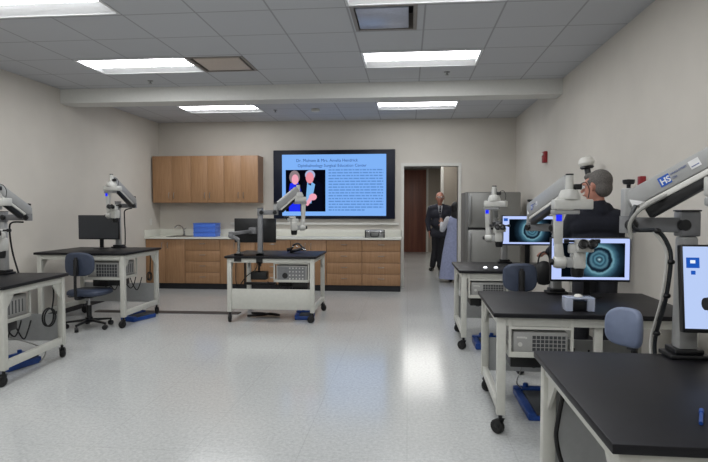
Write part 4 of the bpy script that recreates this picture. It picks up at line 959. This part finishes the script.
MB().prism([(-.055, -.122, 1.47), (.055, -.122, 1.47), (0, -.150, 1.12)], (0, .03, 0)).build('shirt_front', 'shirt', t)
tie = MB().prism([(-.018, -.127, 1.46), (.018, -.127, 1.46), (.033, -.158, 1.18), (0, -.160, 1.10), (-.033, -.158, 1.18)], (0, .014, 0))
tie.m(1)
for k in range(7):
    for j in (-1, 1): tie.sph((j * .011, -.129 - k * .0045, 1.43 - k * .038), .006, 8, 6)
tie.build('tie', ['suit', 'shirt'], t, smooth=False)

# ---- person in a long pale blue gown, half hidden by the door frame, turned to the hall
t = thing('person', 'black-haired person in a long pale blue gown half hidden by the doorway', 'person', (.90, 10.75, 0))
sg, el, ex = head_parts(t, (.02, .0, 1.40), PI - .5, 0, 0, 'long', 'hair_black', False, 'skin_dk', 1.0)
body = [((.02, 0, 1.20), .045, (.02, 0, 1.34), .042)] + sg + [((0, 0, 1.2), .05, (0, 0, .85), .07), ((-.07, 0, .8), .075, (-.07, 0, .08), .035), ((.07, 0, .8), .075, (.07, 0, .08), .035), ((-.07, .0, .045), .03, (-.1, .1, .03), .026), ((.07, 0, .045), .03, (.07, .12, .03), .026)]
A = [((-.15, 0, 1.20), .042, (-.24, .06, 1.00), .035), ((-.24, .06, 1.0), .034, (-.24, .22, 1.12), .023)]
A2 = [((.15, 0, 1.20), .042, (.2, .06, .98), .035), ((.2, .06, .98), .034, (.15, .22, 1.02), .023)]
body += A + A2 + hand((-.24, .22, 1.12), (-.1, .8, .5), (0, -.5, 1), .9) + hand((.15, .22, 1.02), (-.1, .8, .3), (0, -.5, 1), .9)
mobj('body', capsules(body, .009, el), 'skin_dk', t); ex()
gown = MB(); prof = [(.30, .07), (.285, .2), (.25, .5), (.20, .8), (.155, 1.0), (.155, 1.12), (.15, 1.2), (.075, 1.27)]
vs = []; N = 40
for rr, z in prof:
    for k in range(N):
        a = 2 * PI * k / N; q_ = rr * (1 + .07 * math.cos(9 * a) * max(0, (1 - z)) ); vs.append((q_ * 1.0 * math.cos(a), q_ * .72 * math.sin(a), z))
fs = [(i * N + k, i * N + (k + 1) % N, (i + 1) * N + (k + 1) % N, (i + 1) * N + k) for i in range(len(prof) - 1) for k in range(N)]
gown.add(vs, fs)
gown.build('gown', 'pale_dress', t, ang=80)
mobj('sleeves', capsules([((-.14, 0, 1.19), .062, (-.24, .06, 1.0), .055), ((-.24, .06, 1.0), .05, (-.24, .19, 1.10), .045), ((.14, 0, 1.19), .062, (.2, .06, .98), .055), ((.2, .06, .98), .05, (.155, .19, 1.01), .045)], .01), 'shirt', t)
mobj('shoes', capsules([((-.08, -.02, .04), .036, (-.1, .12, .035), .034), ((.07, -.02, .04), .036, (.07, .14, .035), .034)], .008), 'shoe', t)
